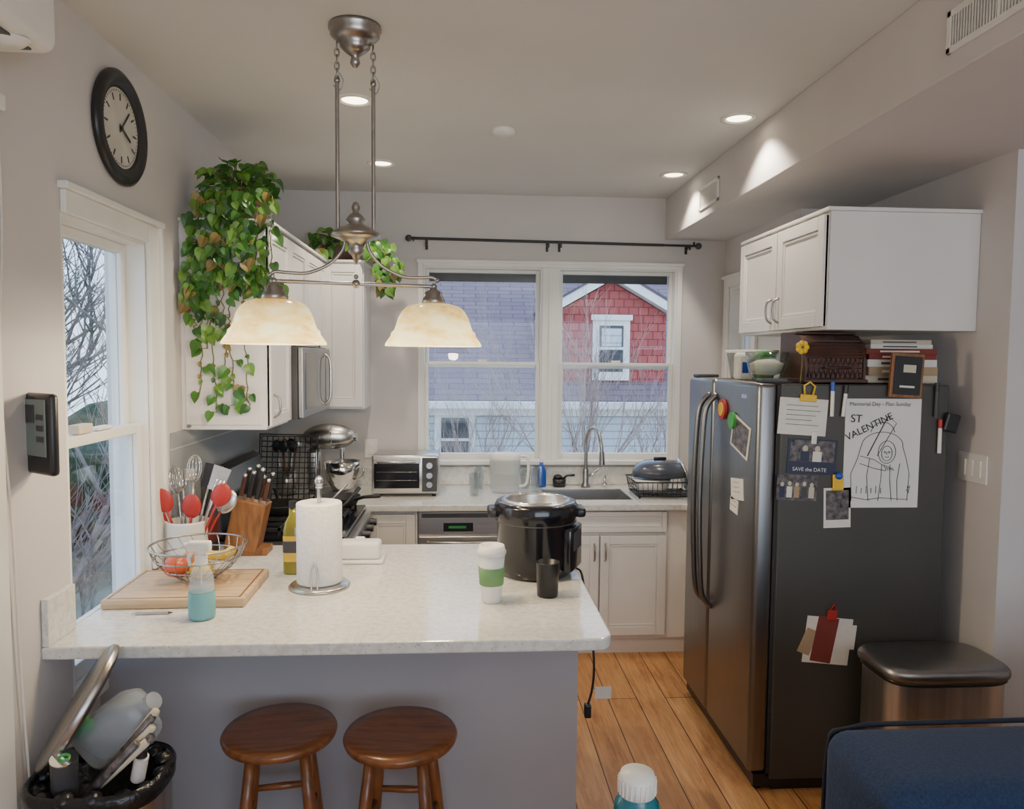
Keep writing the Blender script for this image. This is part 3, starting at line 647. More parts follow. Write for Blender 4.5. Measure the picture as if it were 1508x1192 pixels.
for x in(-.35,1.52): b.sph((x,4.82,2.50 if x<0 else 2.483),.022,DARKG,n=14,m=10); b.ring((x+(.03 if x<0 else -.03),4.82,2.495),.012,.004,BLACK,axis=(1,0,0))
for x in(-.24,.54,.62,1.46): b.tube([(x,4.899,2.46),(x,4.85,2.475),(x,4.82,2.48)],.005,BLACK); b.box(x-.008,x+.008,4.893,4.9,2.44,2.50,BLACK); b.box(x-.006,x+.006,4.808,4.812,2.455,2.49,BLACK)
b.done()

# ------------------------------------------------------------------ plants
def leaf(b,p,d,nrm,sz,mat):
    d=d.normalized(); n=(nrm-d*nrm.dot(d))
    n=n.normalized() if n.length>1e-4 else d.orthogonal().normalized(); s=d.cross(n)
    out=[(0,0),(.20,-.08),(.40,.02),(.48,.22),(.45,.45),(.32,.70),(.14,.92),(0,1.1)]
    mid=[(0,0),(0,.25),(0,.5),(0,.78),(0,1.1)]
    vs=[];fs=[]
    def V(x,y): return p+d*(y*sz)+s*(x*sz)+n*(sz*(abs(x)*.30-.30*(y-.3)**2))
    for sg in(1,-1):
        o=len(vs); vs+=[V(sg*x,y) for x,y in out[1:-1]]+[V(x,y) for x,y in mid]
        k=len(out)-2
        O=[o+i for i in range(k)]; Mi=[o+k+i for i in range(5)]
        fs+=[(Mi[0],O[0],O[1],Mi[1]),(Mi[1],O[1],O[2]),(Mi[1],O[2],O[3],Mi[2]),(Mi[2],O[3],O[4],Mi[3]),(Mi[3],O[4],O[5],Mi[4])]
    b.add(vs,fs,mat,True)
def rl(old=.03):
    r=random.random(); return LEAF[3] if r<old else LEAF[0] if r<.42 else LEAF[1] if r<.76 else LEAF[2]
def pothos(name,loc,crown,nc,vines,sz,yscale=.8):
    b=B(name,loc)
    b.lathe([(0,0),(.075,0),(.095,.10),(.10,.12),(.09,.12),(.08,.10),(0,.095)],(0,0,0),BASK,24)
    for i in range(nc):
        a=random.uniform(0,2*pi); rr=random.uniform(.02,1)**.6
        top=Vector((crown[0]*rr*math.cos(a),crown[1]*rr*math.sin(a),.12+crown[2]*random.uniform(-.35,1)*(1.1-rr*.6)))
        b.tube(catmull([(top.x*.2,top.y*.2,.10),(top.x*.6,top.y*.6,top.z*.8+.03),tuple(top)],3),.0018,STEM,4)
        leaf(b,top,Vector((math.cos(a)*.6+random.gauss(0,.4),math.sin(a)*.5+random.gauss(0,.4)-.2,random.uniform(-.9,.25))),Vector((random.gauss(0,.3),-1.0,1.0)),sz*random.uniform(.7,1.15),rl(.01))
    for vn in vines:
        P=catmull(vn[0],9)
        P=[p+Vector((random.gauss(0,.004),random.gauss(0,.002),0)) for p in P]
        b.tube(P,.0024,STEM,5); dens=vn[1]
        for i in range(3,len(P)):
            if random.random()<dens(i/len(P)) :
                for k in range(vn[2]):
                    sd=random.choice((-1,1)); off=Vector((sd*random.uniform(.0,.035),random.uniform(-.03,.0),random.uniform(-.01,.02)))
                    b.tube([P[i],P[i]+off],.0015,STEM,4)
                    leaf(b,P[i]+off,Vector((sd*random.uniform(.1,.9),random.uniform(-.3,.1),-1)),Vector((random.gauss(0,.35),-1,.25)),sz*random.uniform(.65,1.1),rl(.09))
            elif random.random()<.3:
                leaf(b,P[i],Vector((random.uniform(-.8,.8),-.2,-1)),Vector((0,-1,.25)),sz*.4,rl(.4))
    return b.done(merge=False)
zt=2.327
vin=[]
def vine(x0,x1,x2,zend,dens,m=1): vin.append(([(x0*.3,-.0,.12),(x0,-.075,.10),(x0+(x1-x0)*.4,-.125,-.08),(x1,-.13,-.35*min(1,abs(zend)/.4)),((x1+x2)/2,-.12,zend*.72),(x2,-.125,zend)],dens,m))
vine(-.12,-.14,-.13,-.36,lambda t:.9,2); vine(-.05,-.06,-.10,-.28,lambda t:.9,2); vine(.04,.05,.02,-.28,lambda t:.9,2); vine(.10,.11,.12,-.30,lambda t:.8,2); vine(.16,.18,.185,-.36,lambda t:.6,1)
vine(-.12,-.15,-.15,-.46,lambda t:.7,1); vine(.0,-.03,.02,-.80,lambda t:.85 if t<.45 or t>.85 else .25,1); vine(-.10,-.10,-.06,-.82,lambda t:.85 if t<.5 or t>.85 else .25,1)
vine(-.04,-.12,-.13,-.74,lambda t:.8 if t<.5 else .35,1); vine(.05,.05,.07,-.80,lambda t:.8 if t<.4 or t>.85 else .25,1); vine(.02,.0,-.03,-.64,lambda t:.8 if t<.5 else .3,1); vine(-.02,-.05,-.10,-.55,lambda t:.8 if t<.5 else .4,1)
pothos('pothos_plant',(-.98,3.365,zt),(.17,.10,.19),120,vin,.050)
vin2=[([(.05,-.08,.1),(.2,-.12,.10),(.26,-.16,-.02),(.29,-.17,-.12),(.30,-.17,-.2)],lambda t:.8,2),([(.0,-.08,.1),(.12,-.12,.10),(.24,-.18,.04),(.33,-.2,-.08)],lambda t:.8,1),([(.05,-.08,.1),(.25,-.1,.12),(.34,-.16,.0),(.36,-.17,-.1)],lambda t:.8,1),([(-.05,-.08,.1),(-.1,-.2,.03)],lambda t:.6,1)]
pothos('pothos_plant',(-.76,4.70,zt),(.17,.12,.10),70,vin2,.056)

# ------------------------------------------------------------------ stove and things on it
b=B('gas_stove')
b.box(XL+.012,-.56,3.455,4.205,.02,.895,STEEL); b.box(XL+.012,-.545,3.45,4.21,.895,.915,BLACKG,.003)
b.box(-.56,-.53,3.47,4.19,.16,.76,STEEL,.006); b.box(-.531,-.527,3.58,4.08,.32,.62,BLACKG); b.box(-.56,-.51,3.46,4.20,.78,.89,STEEL,.01); b.tube([(-.53,3.52,.72),(-.48,3.52,.72),(-.48,4.14,.72),(-.53,4.14,.72)],.011,STEEL)
for i in range(5): y=3.54+i*.145; b.cyl((-.51,y,.835),(-.475,y,.835),.022,BLACK,.018)
gp=[(XL+.012,.915),(XL+.012,1.21),(XL+.04,1.225),(XL+.075,1.20),(XL+.10,1.10),(XL+.10,.915)]
n=len(gp); b.add([(x,3.455,z) for x,z in gp]+[(x,4.205,z) for x,z in gp],[list(range(n)),[n+i for i in range(n)][::-1]]+[(i,(i+1)%n,n+(i+1)%n,n+i) for i in range(n)],STEELK)
b.box(XL+.094,XL+.104,3.60,4.06,1.0,1.09,BLACKG)
for y0 in(3.49,3.735,3.975):
    y1=y0+.215
    for a,c in(((-1.08,y0),(-.60,y0)),((-1.08,y1),(-.60,y1)),((-1.08,y0),(-1.08,y1)),((-.60,y0),(-.60,y1)),((-.85,y0),(-.85,y1)),((-1.08,(y0+y1)/2),(-.60,(y0+y1)/2)),((-.98,y0),(-.98,y1)),((-.72,y0),(-.72,y1))):
        b.box(min(a[0],c[0])-.006,max(a[0],c[0])+.006,min(a[1],c[1])-.006,max(a[1],c[1])+.006,.935,.95,IRON)
    for x in(-1.08,-.85,-.60):
        for y in(y0,y1): b.box(x-.006,x+.006,y-.006,y+.006,.915,.94,IRON)
    for x in(-.98,-.72): b.cyl((x,(y0+y1)/2,.915),(x,(y0+y1)/2,.93),.038,IRON)
b.done()
def pan(name,loc,r,h,hd,mat=IRON,hl=.2):
    b=B(name,loc); b.lathe([(0,0),(r*.82,0),(r,h),(r+.004,h),(r+.004,h-.004),(r*.84,-.003),(0,-.003)],(0,0,.004),mat,36)
    d=Vector((math.cos(hd),math.sin(hd),0)); b.tube([d*(r*.95)+Vector((0,0,h*.8)),d*(r+.05)+Vector((0,0,h+.01)),d*(r+hl)+Vector((0,0,h+.025))],[.008,.009,.011],mat,8); return b.done()
pan('frying_pan',(-.93,3.84,.951),.12,.045,1.9,hl=.14)
pan('skillet',(-.66,4.03,.951),.105,.045,-.5,hl=.15)
b=B('saucepan',(-.68,3.62,.951)); b.lathe([(0,0),(.075,0),(.085,.01),(.087,.07),(.083,.07),(.08,.012),(0,.008)],(0,0,0),IRON,32); b.tube([(.08,0,.06),(.12,.03,.09),(.17,.08,.15)],[.008,.009,.011],BLACK,8); b.tube([(-.02,-.01,.02),(.06,-.03,.12),(.13,-.03,.19)],.006,STEEL,6); b.done()
b=B('cooling_rack',(-1.0,4.30,.93))
b.X=Matrix.Rotation(-.18,4,'X')@Matrix.Rotation(.3,4,'Z')
for i in range(13):
    b.tube([(-.15,0,i*.03),(.15,0,i*.03)],.0028,IRON,5)
for i in range(11): b.tube([(-.15+i*.03,0,0),(-.15+i*.03,0,.36)],.0028,IRON,5)
b.tube([(-.16,0,-.0),(.16,0,-.0),(.16,0,.37),(-.16,0,.37)],.005,IRON,6,True)
b.X=None
for s in(-.14,.14): b.cyl((s,.04*s/.14,-.018),(s,.04*s/.14,.01),.005,IRON,n=8)
b.done()
b=B('utensil_canister',(-1.06,4.55,.911)); b.lathe([(0,0),(.055,0),(.06,.15),(.055,.15),(.05,.01),(0,.01)],(0,0,0),STEEL,28)
for i in range(7):
    a=random.uniform(0,6.28); d=Vector((.06*math.cos(a),.06*math.sin(a),.3)); b.tube([(0.02*math.cos(a),.02*math.sin(a),.02),tuple(d)],.005,random.choice((BLACK,STEEL,WOODK)),6); b.sph(d,.028,random.choice((BLACK,STEEL,BLACK)),sc=(1,.25,1.3),n=12,m=8)
b.done()
b=B('stand_mixer',(-.80,4.52,.911))
b.box(-.13,.13,-.09,.09,0,.035,STEEL,.03,4); b.box(-.13,-.05,-.045,.045,.03,.29,STEEL,.03,4)
b.sph((0,0,.355),.085,STEEL,sc=(1.85,.86,.92),n=28,m=16); b.cyl((.145,0,.355),(.162,0,.355),.028,CHROME); b.ring((.02,0,.355),.078,.004,CHROME,axis=(1,0,0))
b.cyl((.075,0,.29),(.075,0,.20),.014,CHROME); b.lathe([(0,.04),(.06,.04),(.065,.05),(.085,.09),(.10,.15),(.105,.21),(.108,.21),(.103,.15),(.088,.088),(.0,.036)],(.075,-.01,0),CHROME,36)
b.tube(catmull([(.17,-.02,.18),(.205,-.03,.17),(.20,-.03,.12),(.165,-.02,.10)],4),.006,CHROME); b.sph((-.06,-.085,.30),.012,BLACK); b.done()
b=B('toaster_oven',(-.345,4.62,.911))
b.box(-.20,.20,-.15,.13,.015,.25,STEEL,.012,3); b.box(-.185,.085,-.158,-.148,.05,.20,BLACKG,.003); b.box(.10,.19,-.155,-.148,.03,.235,DARKG,.003)
b.box(-.19,.09,-.16,-.149,.20,.235,STEEL,.003); b.tube([(-.16,-.155,.215),(-.16,-.185,.212),(.06,-.185,.212),(.06,-.155,.215)],.007,STEEL)
for z in(.075,.13,.19): b.cyl((.145,-.155,z),(.145,-.178,z),.018,STEEL)
for i in (1,3): b.tube([(-.17,-.161,.075+i*.025),(.07,-.161,.075+i*.025)],.0014,CHROME,4)
for x in(-.17,.17):
    for y in(-.12,.1): b.cyl((x,y,0),(x,y,.018),.012,BLACK)
b.done()
b=B('water_filter_pitcher',(.26,4.60,.911)); b.lathe([(0,0),(.07,0),(.078,.02),(.085,.20),(.088,.21),(.084,.21),(.078,.02),(0,.01)],(0,0,0),CLEARP,28,sx=1.15,sy=.8); b.lathe([(.07,.12),(.080,.16),(.084,.21),(.09,.24),(.06,.25),(0,.25)],(0,0,0),PLW,28,sx=1.1,sy=.78)
b.tube(catmull([(.085,0,.225),(.14,0,.22),(.145,0,.12),(.13,0,.05),(.085,0,.04)],5),.009,PLW); b.done()
for i,(x,y,h) in enumerate([(.07,4.50,.14),(.10,4.74,.14),(.40,4.76,.12),(.455,4.60,.16)]):
    b=B('drinking_glass',(x,y,.911)); b.lathe([(0,0),(.028,0),(.034,h),(.032,h),(.026,.008),(0,.008)],(0,0,0),GLASS,24); b.done()
b=B('dish_soap_bottle',(.51,4.81,.911)); b.lathe([(0,0),(.03,0),(.032,.01),(.032,.10),(.022,.13),(.012,.14),(.012,.16),(0,.16)],(0,0,0),BLUE,24,sy=.7); b.cyl((0,0,.16),(0,0,.18),.010,PLW); b.done()
b=B('scrub_brush_holder',(.63,4.82,.911)); b.lathe([(0,0),(.04,0),(.045,.05),(.04,.05),(0,.01)],(0,0,0),BLACK,24); b.tube([(0,0,.03),(.05,0,.07),(.10,-.01,.075)],.008,BLACK); b.sph((-.01,0,.06),.03,BLACK,sc=(1,1,.6)); b.done()
b=B('kitchen_faucet',(.80,4.80,.911)); b.lathe([(0,0),(.03,0),(.028,.01),(.02,.03),(.02,.10),(.016,.12)],(0,0,0),NICKEL,24)
b.tube(catmull([(0,0,.10),(0,0,.22),(-.0,-.0,.31),(.02,-.03,.375),(.045,-.09,.39),(.06,-.14,.355),(.07,-.165,.29),(.072,-.17,.24)],6),.012,NICKEL,12); b.cyl((.072,-.17,.25),(.074,-.172,.17),.016,NICKEL,.019); b.tube([(.02,0,.07),(.05,0,.085),(.09,-.005,.12)],[.01,.008,.006],CHROME); b.done()
b=B('soap_pump',(.93,4.81,.911)); b.lathe([(0,0),(.02,0),(.018,.02),(.010,.03),(.01,.06),(0,.06)],(0,0,0),CHROME,20); b.tube([(0,0,.06),(0,0,.08),(0,-.04,.078)],.005,CHROME); b.done()
b=B('dish_rack',(1.22,4.50,.912))
def rr(z,w,d,r=.0035): b.tube([(-w,-d,z),(w,-d,z),(w,d,z),(-w,d,z)],r,BLACK,6,True)
rr(.10,.19,.15,.005); rr(.05,.18,.14); rr(.012,.17,.13,.004)
for i in range(13): x=-.18+i*.03; b.tube([(x,-.15,.10),(x*.94,-.13,.012),(x*.94,.13,.012),(x,.15,.10)],.0022,BLACK,5)
for i in range(9): y=-.13+i*.0325; b.tube([(-.19,y,.10),(-.17,y*.9,.012),(.17,y*.9,.012),(.19,y,.10)],.0022,BLACK,5)
for x in(-.16,.16):
    for y in(-.12,.12): b.cyl((x,y,0),(x,y,.02),.006,BLACK)
GP=M('grey_enamel',(.07,.08,.11),.25,var=.1,coat=.3)
b.lathe([(0,.19),(.09,.185),(.135,.165),(.155,.13),(.16,.10),(.165,.10),(.16,.135),(.138,.172),(.095,.195),(0,.20)],(-.01,0,.018),GP,32,sx=1.05,sy=.8); b.box(-.05,.03,-.01,.01,.215,.235,BLACK,.008,3)
b.lathe([(0,0),(.09,.0),(.12,.07),(.115,.07),(0,.01)],(-.06,0,.035),PLW,28); b.lathe([(0,-.003),(.10,0),(.11,.012),(0,.01)],(.13,0,.12),STEEL,28,axis=(1,0,.35))
b.done()
b=B('electrical_outlet',(-.60,YB-.001,1.15)); b.box(-.04,.04,-.006,0,-.06,.06,PLW,.002)
for z in(-.025,.025): b.box(-.016,.016,-.009,-.005,z-.014,z+.014,TRIM,.003)
b.done()

# ------------------------------------------------------------------ things on the peninsula
CT=.9105
b=B('cutting_board',(-.965,2.68,CT),.02); b.box(-.225,.235,-.19,.165,0,.032,WOODB,.006,3)
for a in((-.21,.22,-.176,-.170),(-.21,.22,.146,.152)): b.box(*a,.0315,.0325,WOODK)
for a in((-.21,-.204),(.214,.22)): b.box(*a,-.176,.152,.0315,.0325,WOODK)
b.done()
b=B('fruit_basket',(-.95,2.72,CT+.033))
R0=.165
for zz,rr_ in((.006,.06),(.125,R0),(.085,.148),(.045,.115)): b.ring((0,0,zz),rr_,.003 if zz<.12 else .004,NICKEL,40,6)
for i in range(22):
    t=i*2*pi/22; t2=t+.35
    b.tube(catmull([(.06*math.cos(t),.06*math.sin(t),.006),(.115*math.cos(t+.12),.115*math.sin(t+.12),.045),(.148*math.cos(t+.24),.148*math.sin(t+.24),.085),(R0*math.cos(t2),R0*math.sin(t2),.125)],3),.0018,NICKEL,5)
b.sph((-.06,-.05,.06),.045,FRUITR,sc=(1,1,.85)); b.sph((-.03,.04,.055),.042,FRUITO); b.sph((.03,-.06,.05),.034,FRUITY,sc=(1.2,1,1))
for k in range(3):
    b.tube(catmull([(.0+.01*k,.07-.04*k,.08),(.05,.03-.035*k,.075+.01*k),(.10,-.0-.03*k,.085+.008*k),(.13,-.03-.02*k,.115)],5),[.006]+[.016]*14+[.005],FRUITY,8)
b.done()
b=B('spray_bottle',(-.83,2.40,CT)); b.lathe([(0,.002),(.038,.002),(.041,.012),(.041,.085),(.039,.088)],(0,0,0),TEAL,28)
b.lathe([(.0385,.086),(.0385,.11),(.036,.135),(.024,.165),(.017,.175),(.016,.185)],(0,0,0),CLEARP,28); b.lathe([(0,.0885),(.037,.0885)],(0,0,0),TEAL,24)
b.lathe([(.0362,.089),(.0362,.112),(0,.112)],(0,0,0),CLEARP,24)
b.cyl((0,0,.175),(0,0,.205),.020,PLW); b.cyl((0,0,.20),(0,0,.225),.012,PLW); b.box(-.040,.032,-.013,.013,.215,.25,PLW,.008,3); b.tube([(-.02,0,.222),(-.040,0,.195),(-.034,0,.170)],.0055,PLW); b.cyl((-.040,0,.235),(-.050,0,.235),.009,PLW); b.cyl((0,0,.02),(0,0,.2),.002,PLW); b.done()
b=B('paper_towel_holder',(-.52,2.72,CT)); b.lathe([(0,0),(.108,0),(.110,.006),(.10,.014),(.02,.016),(0,.016)],(0,0,0),STEEL,40); b.cyl((0,0,.01),(0,0,.365),.008,STEEL); b.sph((0,0,.385),.016,STEEL,sc=(1,1,1.3)); b.ring((0,0,.365),.010,.004,STEEL)
b.lathe([(.020,.02),(.078,.02),(.081,.024),(.081,.306),(.078,.310),(.020,.310),(.020,.02)],(0,0,0),PAPERT,48)
b.tube(catmull([(-.01,-.098,.012),(-.012,-.095,.07),(.0,-.094,.105),(.012,-.095,.07),(.010,-.098,.012)],6),.0035,STEEL); b.done()
b=B('olive_oil_bottle',(-.655,2.90,CT)); b.lathe([(0,0),(.032,0),(.034,.01),(.034,.17),(.028,.20),(.014,.225),(.013,.255),(0,.256)],(0,0,0),OIL,24,sq=2); b.cyl((0,0,.25),(0,0,.28),.015,BLACK); b.lathe([(.0352,.05),(.0352,.15)],(0,0,0),FRUITY,24,sq=2); b.lathe([(.0356,.085),(.0356,.13)],(0,0,0),DARKG,24,sq=2); b.done()
b=B('butter_dish',(-.42,3.06,CT)); b.box(-.10,.10,-.06,.06,0,.014,PLW,.006,3); b.box(-.085,.085,-.045,.045,.014,.085,PLW,.015,4); b.box(-.02,.02,-.01,.01,.082,.10,PLW,.006); b.done()
b=B('utensil_crock',(-1.10,3.03,CT)); b.lathe([(0,0),(.070,0),(.076,.01),(.078,.17),(.082,.18),(.073,.18),(.069,.015),(0,.012)],(0,0,0),PLW,32)
def ut(ax,ay,L,kind,m):
    d=Vector((ax,ay,1)).normalized(); p=d*L; b.tube([Vector((ax*.05,ay*.05,.02)),d*L*.8,p],.0055,STEEL if kind!='spoon' else RED,6)
    Rq=Vector((0,0,1)).rotation_difference(d).to_matrix()
    if kind=='spoon': b.sph(p+d*.03,.038,m,sc=(1,.28,1.35),n=16,m=10,R=Rq)
    elif kind=='whisk':
        for i in range(6):
            t=i*pi/6; pts=[p+Rq@Vector((.028*math.sin(s)*math.cos(t),.028*math.sin(s)*math.sin(t),.055-.055*math.cos(s))) for s in [j*2*pi/14 for j in range(15)]]
            b.tube(pts,.0014,CHROME,4)
    elif kind=='turner': b.add([p+Rq@Vector(v) for v in [(-.03,0,-.01),(.03,0,-.01),(.036,0,.09),(-.036,0,.09),(-.03,.003,-.01),(.03,.003,-.01),(.036,.003,.09),(-.036,.003,.09)]],[(0,1,2,3),(7,6,5,4),(0,4,5,1),(1,5,6,2),(2,6,7,3),(3,7,4,0)],m)
    elif kind=='fork':
        for k in(-1,0,1): b.tube([p,p+Rq@Vector((k*.014,0,.02)),p+Rq@Vector((k*.014,0,.08))],.0035,m,5)
for a in[(-.40,-.1,.27,'spoon',RED),(-.28,-.16,.25,'spoon',RED),(.14,-.18,.22,'spoon',RED),(.50,-.1,.29,'spoon',RED),(.05,.1,.33,'whisk',CHROME),(.34,.1,.32,'turner',STEEL),(-.1,.15,.30,'fork',CHROME),(.42,-.1,.30,'fork',CHROME),(.2,.25,.32,'turner',BLACK),(-.2,.2,.29,'whisk',CHROME),(.6,.1,.26,'spoon',STEEL)]: ut(*a)
b.done()
b=B('knife_block',(-.93,3.20,CT)); Rk=Matrix.Rotation(.22,4,'Y'); b.X=Matrix.Translation((0,0,.022))@Rk
b.box(-.07,.065,-.055,.055,.0,.21,WOODK,.006)
for i in range(4):
    for j in range(2):
        x,y=-.05+i*.033,-.025+j*.05; h=.09+.02*((i+j)%3)
        b.box(x-.009,x+.009,y-.007,y+.007,.22,.22+h,BLACK if (i+j)%3 else WOODD,.004); b.box(x-.009,x+.009,y-.008,y+.008,.21,.222,STEEL); b.sph((x,y,.22+h),.010,CHROME,n=10,m=6)
b.X=None; b.box(-.07,.11,-.05,.05,0,.03,WOODK,.003); b.done()
for (x,y,h,m) in((-1.145,3.19,.36,PLW),(-1.075,3.24,.30,BLACK)):
    b=B('condiment_bottle',(x,y,CT)); b.lathe([(0,0),(.028,0),(.031,.01),(.031,h*.65),(.016,h*.82),(.016,h*.9)],(0,0,0),PLAST if m is PLW else DARKG,24); b.cyl((0,0,h*.88),(0,0,h),.02,m); b.lathe([(.0315,h*.15),(.0315,h*.5)],(0,0,0),PAPER if m is PLW else BOOK2,24); b.done()
b=B('electric_pressure_cooker',(.285,2.87,CT))
b.lathe([(0,0),(.13,0),(.14,.01),(.145,.03),(.15,.06),(.152,.20),(.158,.215),(.162,.24),(.162,.27),(.155,.285),(.135,.288),(.128,.28),(.126,.27)],(0,0,0),BLACKG,48)
b.lathe([(.134,.286),(.130,.292),(.118,.292),(.115,.285),(.113,.05),(0,.045)],(0,0,0),STEEL,48); b.ring((0,0,.291),.121,.004,CHROME,48)
for a in(0,pi):
    b.box(.15,.19,-.05,.05,.225,.262,BLACK,.012,3,R=Matrix.Rotation(a,3,'Z'))
Rp=Matrix.Rotation(1.15,3,'Z')
b.box(-.075,.075,-.168,-.13,.03,.20,BLACKG,.012,3,R=Rp); b.box(-.05,.05,-.170,-.166,.11,.18,DARKG,.002,R=Rp)
for t in(.6,2.2,3.8,5.4): b.cyl((.11*math.cos(t),.11*math.sin(t),-.0),(.11*math.cos(t),.11*math.sin(t),.01),.012,BLACK)
b.ring((0,0,.212),.157,.002,DARKG,48)
b.done()
b=B('travel_coffee_cup',(.10,2.53,CT)); b.lathe([(0,0),(.033,0),(.034,.004),(.046,.165),(.044,.168)],(0,0,0),PLW,36); b.lathe([(.0385,.06),(.0415,.061),(.0465,.120),(.0440,.122)],(0,0,0),M('green_band',(.16,.32,.12),.6,var=.12),36)
b.lathe([(.048,.165),(.050,.168),(.050,.178),(.046,.182),(.043,.196),(.038,.196),(.036,.188),(0,.188)],(0,0,0),PLW,36); b.done()
b=B('black_tumbler',(.30,2.58,CT)); b.lathe([(0,0),(.034,0),(.037,.004),(.041,.118),(.042,.122),(.038,.122),(.035,.01),(0,.008)],(0,0,0),BLACK,32); b.done()
b=B('ballpoint_pen',(-1.0,2.435,CT+.005)); b.cyl((-.05,0,0),(.05,.004,0),.0045,STEEL,n=10); b.cyl((.05,.004,0),(.065,.0045,0),.004,DARKG,.001,n=10); b.cyl((-.065,-.001,0),(-.05,0,0),.003,CHROME,n=8); b.done()
b=B('power_cord'); b.tube(catmull([(.430,2.98,CT+.006),(.452,2.90,CT+.006),(.468,2.86,.90),(.472,2.76,.80),(.482,2.68,.70),(.485,2.66,.60),(.478,2.655,.53),(.462,2.65,.475)],6),.0045,BLACK,6)
b.box(.450,.474,2.635,2.665,.43,.48,BLACK,.005); b.box(.488,.548,2.645,2.647,.50,.545,PAPER,R=Matrix.Identity(3)); b.tube([(.480,2.655,.53),(.492,2.646,.525)],.002,PAPER,5); b.done()

# ------------------------------------------------------------------ stools
def stool(x,y,rz):
    b=B('bar_stool',(x,y,0),rz); H=.615
    b.lathe([(0,H-.034),(.15,H-.034),(.168,H-.026),(.172,H-.012),(.166,H-.002),(.13,H-.004),(0,H-.008)],(0,0,0),WOODC,48)
    tops=[];bots=[]
    for i in range(4):
        a=pi/4+i*pi/2; t=Vector((.105*math.cos(a),.105*math.sin(a),H-.03)); q=Vector((.185*math.cos(a),.185*math.sin(a),0)); tops.append(t);bots.append(q)
        b.tube([t,t.lerp(q,.3),t.lerp(q,.6),t.lerp(q,.85),q],[.016,.019,.019,.016,.013],WOODC,12)
    for i in range(4):
        for f in((.42 if i%2 else .36),(.72 if i%2 else .66)):
            p=tops[i].lerp(bots[i],f); q=tops[(i+1)%4].lerp(bots[(i+1)%4],f); b.tube([p,p.lerp(q,.5),q],[.009,.012,.009],WOODC,8)
    b.done()
stool(-.555,2.26,.15); stool(-.185,2.22,-.1)

# ------------------------------------------------------------------ trash cans
b=B('step_trash_can',(1.78,2.66,0))
b.lathe([(0,.0),(.225,.0),(.228,.02),(.228,.585)],(0,0,0),STEELV,48,sy=.62,sq=2.5); b.lathe([(.23,.0),(.236,.0),(.236,.03),(.23,.035)],(0,0,0),BLACK,48,sy=.62,sq=2.5)
b.lathe([(.229,.575),(.235,.58),(.235,.590),(.229,.592)],(0,0,0),BLACK,48,sy=.64,sq=2.5)
b.lathe([(.236,.592),(.243,.597),(.245,.607),(.243,.620),(.232,.632),(.21,.638),(0,.645)],(0,0,0),STEELK,48,sy=.64,sq=2.5); b.box(-.06,.06,-.19,-.13,.01,.03,BLACK,.006); b.done()
b=B('open_trash_can',(-.965,2.01,0))
b.lathe([(0,0),(.15,0),(.155,.02),(.165,.59)],(0,0,0),STEELV,40,sy=.85,sq=1); b.lathe([(.156,.0),(.160,.0),(.160,.03),(.156,.035)],(0,0,0),BLACK,40,sy=.85,sq=1)
b.lathe([(.166,.585),(.173,.59),(.175,.625),(.167,.64),(.152,.63),(.135,.55),(0,.47)],(0,0,0),BAG,40,sy=.85,sq=1)
for i in range(14):
    a=i*2*pi/14; b.sph((.155*math.cos(a),.13*math.sin(a),.618+.010*math.sin(3*a)),.022,BAG,sc=(1.2,1.2,.9),n=10,m=8)
Rl=Matrix.Rotation(-1.02,4,'Y')
b.X=Matrix.Translation((-.165,.04,.62))@Matrix.Rotation(.32,4,'Z')@Rl
b.lathe([(0,.0),(.16,.0),(.172,.008),(.172,.022),(.16,.03),(0,.034)],(.175,0,0),STEELK,40,sx=1.05,sy=.88); b.lathe([(.173,.004),(.176,.01),(.173,.02)],(.175,0,0),NICKEL,40,sx=1.05,sy=.88); b.lathe([(0,-.002),(.15,-.004),(.165,.002)],(.175,0,0),DARKG,40,sx=1.05,sy=.88)
b.X=None
b.X=Matrix.Translation((.03,.05,.735))@Matrix.Rotation(.9,4,'Y')@Matrix.Rotation(.35,4,'X')
b.lathe([(0,-.11),(.062,-.11),(.070,-.10),(.070,.03),(.055,.08),(.03,.11),(.022,.115),(.022,.135),(0,.135)],(0,0,0),PLAST,28,sq=2); b.tube(catmull([(.03,0,.11),(.065,0,.10),(.085,0,.04),(.07,0,-.02)],4),.010,PLAST); b.cyl((0,0,.13),(0,0,.15),.024,PLAST)
b.X=None
b.X=Matrix.Translation((.05,-.06,.665))@Matrix.Rotation(.75,4,'Y')@Matrix.Rotation(.1,4,'X')
for i in range(6): b.tube([(.0,-.03+i*.014,-.12),(.02*math.sin(i),-.03+i*.014,.13+.01*i)],.011,BOOK1 if i%2 else PHOTO,6)
b.X=None
b.cyl((-.06,-.07,.62),(-.05,-.09,.715),.032,DARKG); b.cyl((-.05,-.09,.715),(-.0497,-.0906,.718),.033,CHROME); b.ring((-.0495,-.091,.719),.012,.003,GRN,axis=(.1,-.2,1)); b.cyl((.11,-.04,.63),(.13,-.06,.70),.018,PAPER); b.cyl((.13,-.06,.70),(.131,-.061,.72),.014,BLACK)
b.sph((-.09,.07,.72),.04,GRN,sc=(1,.6,.8)); b.done()

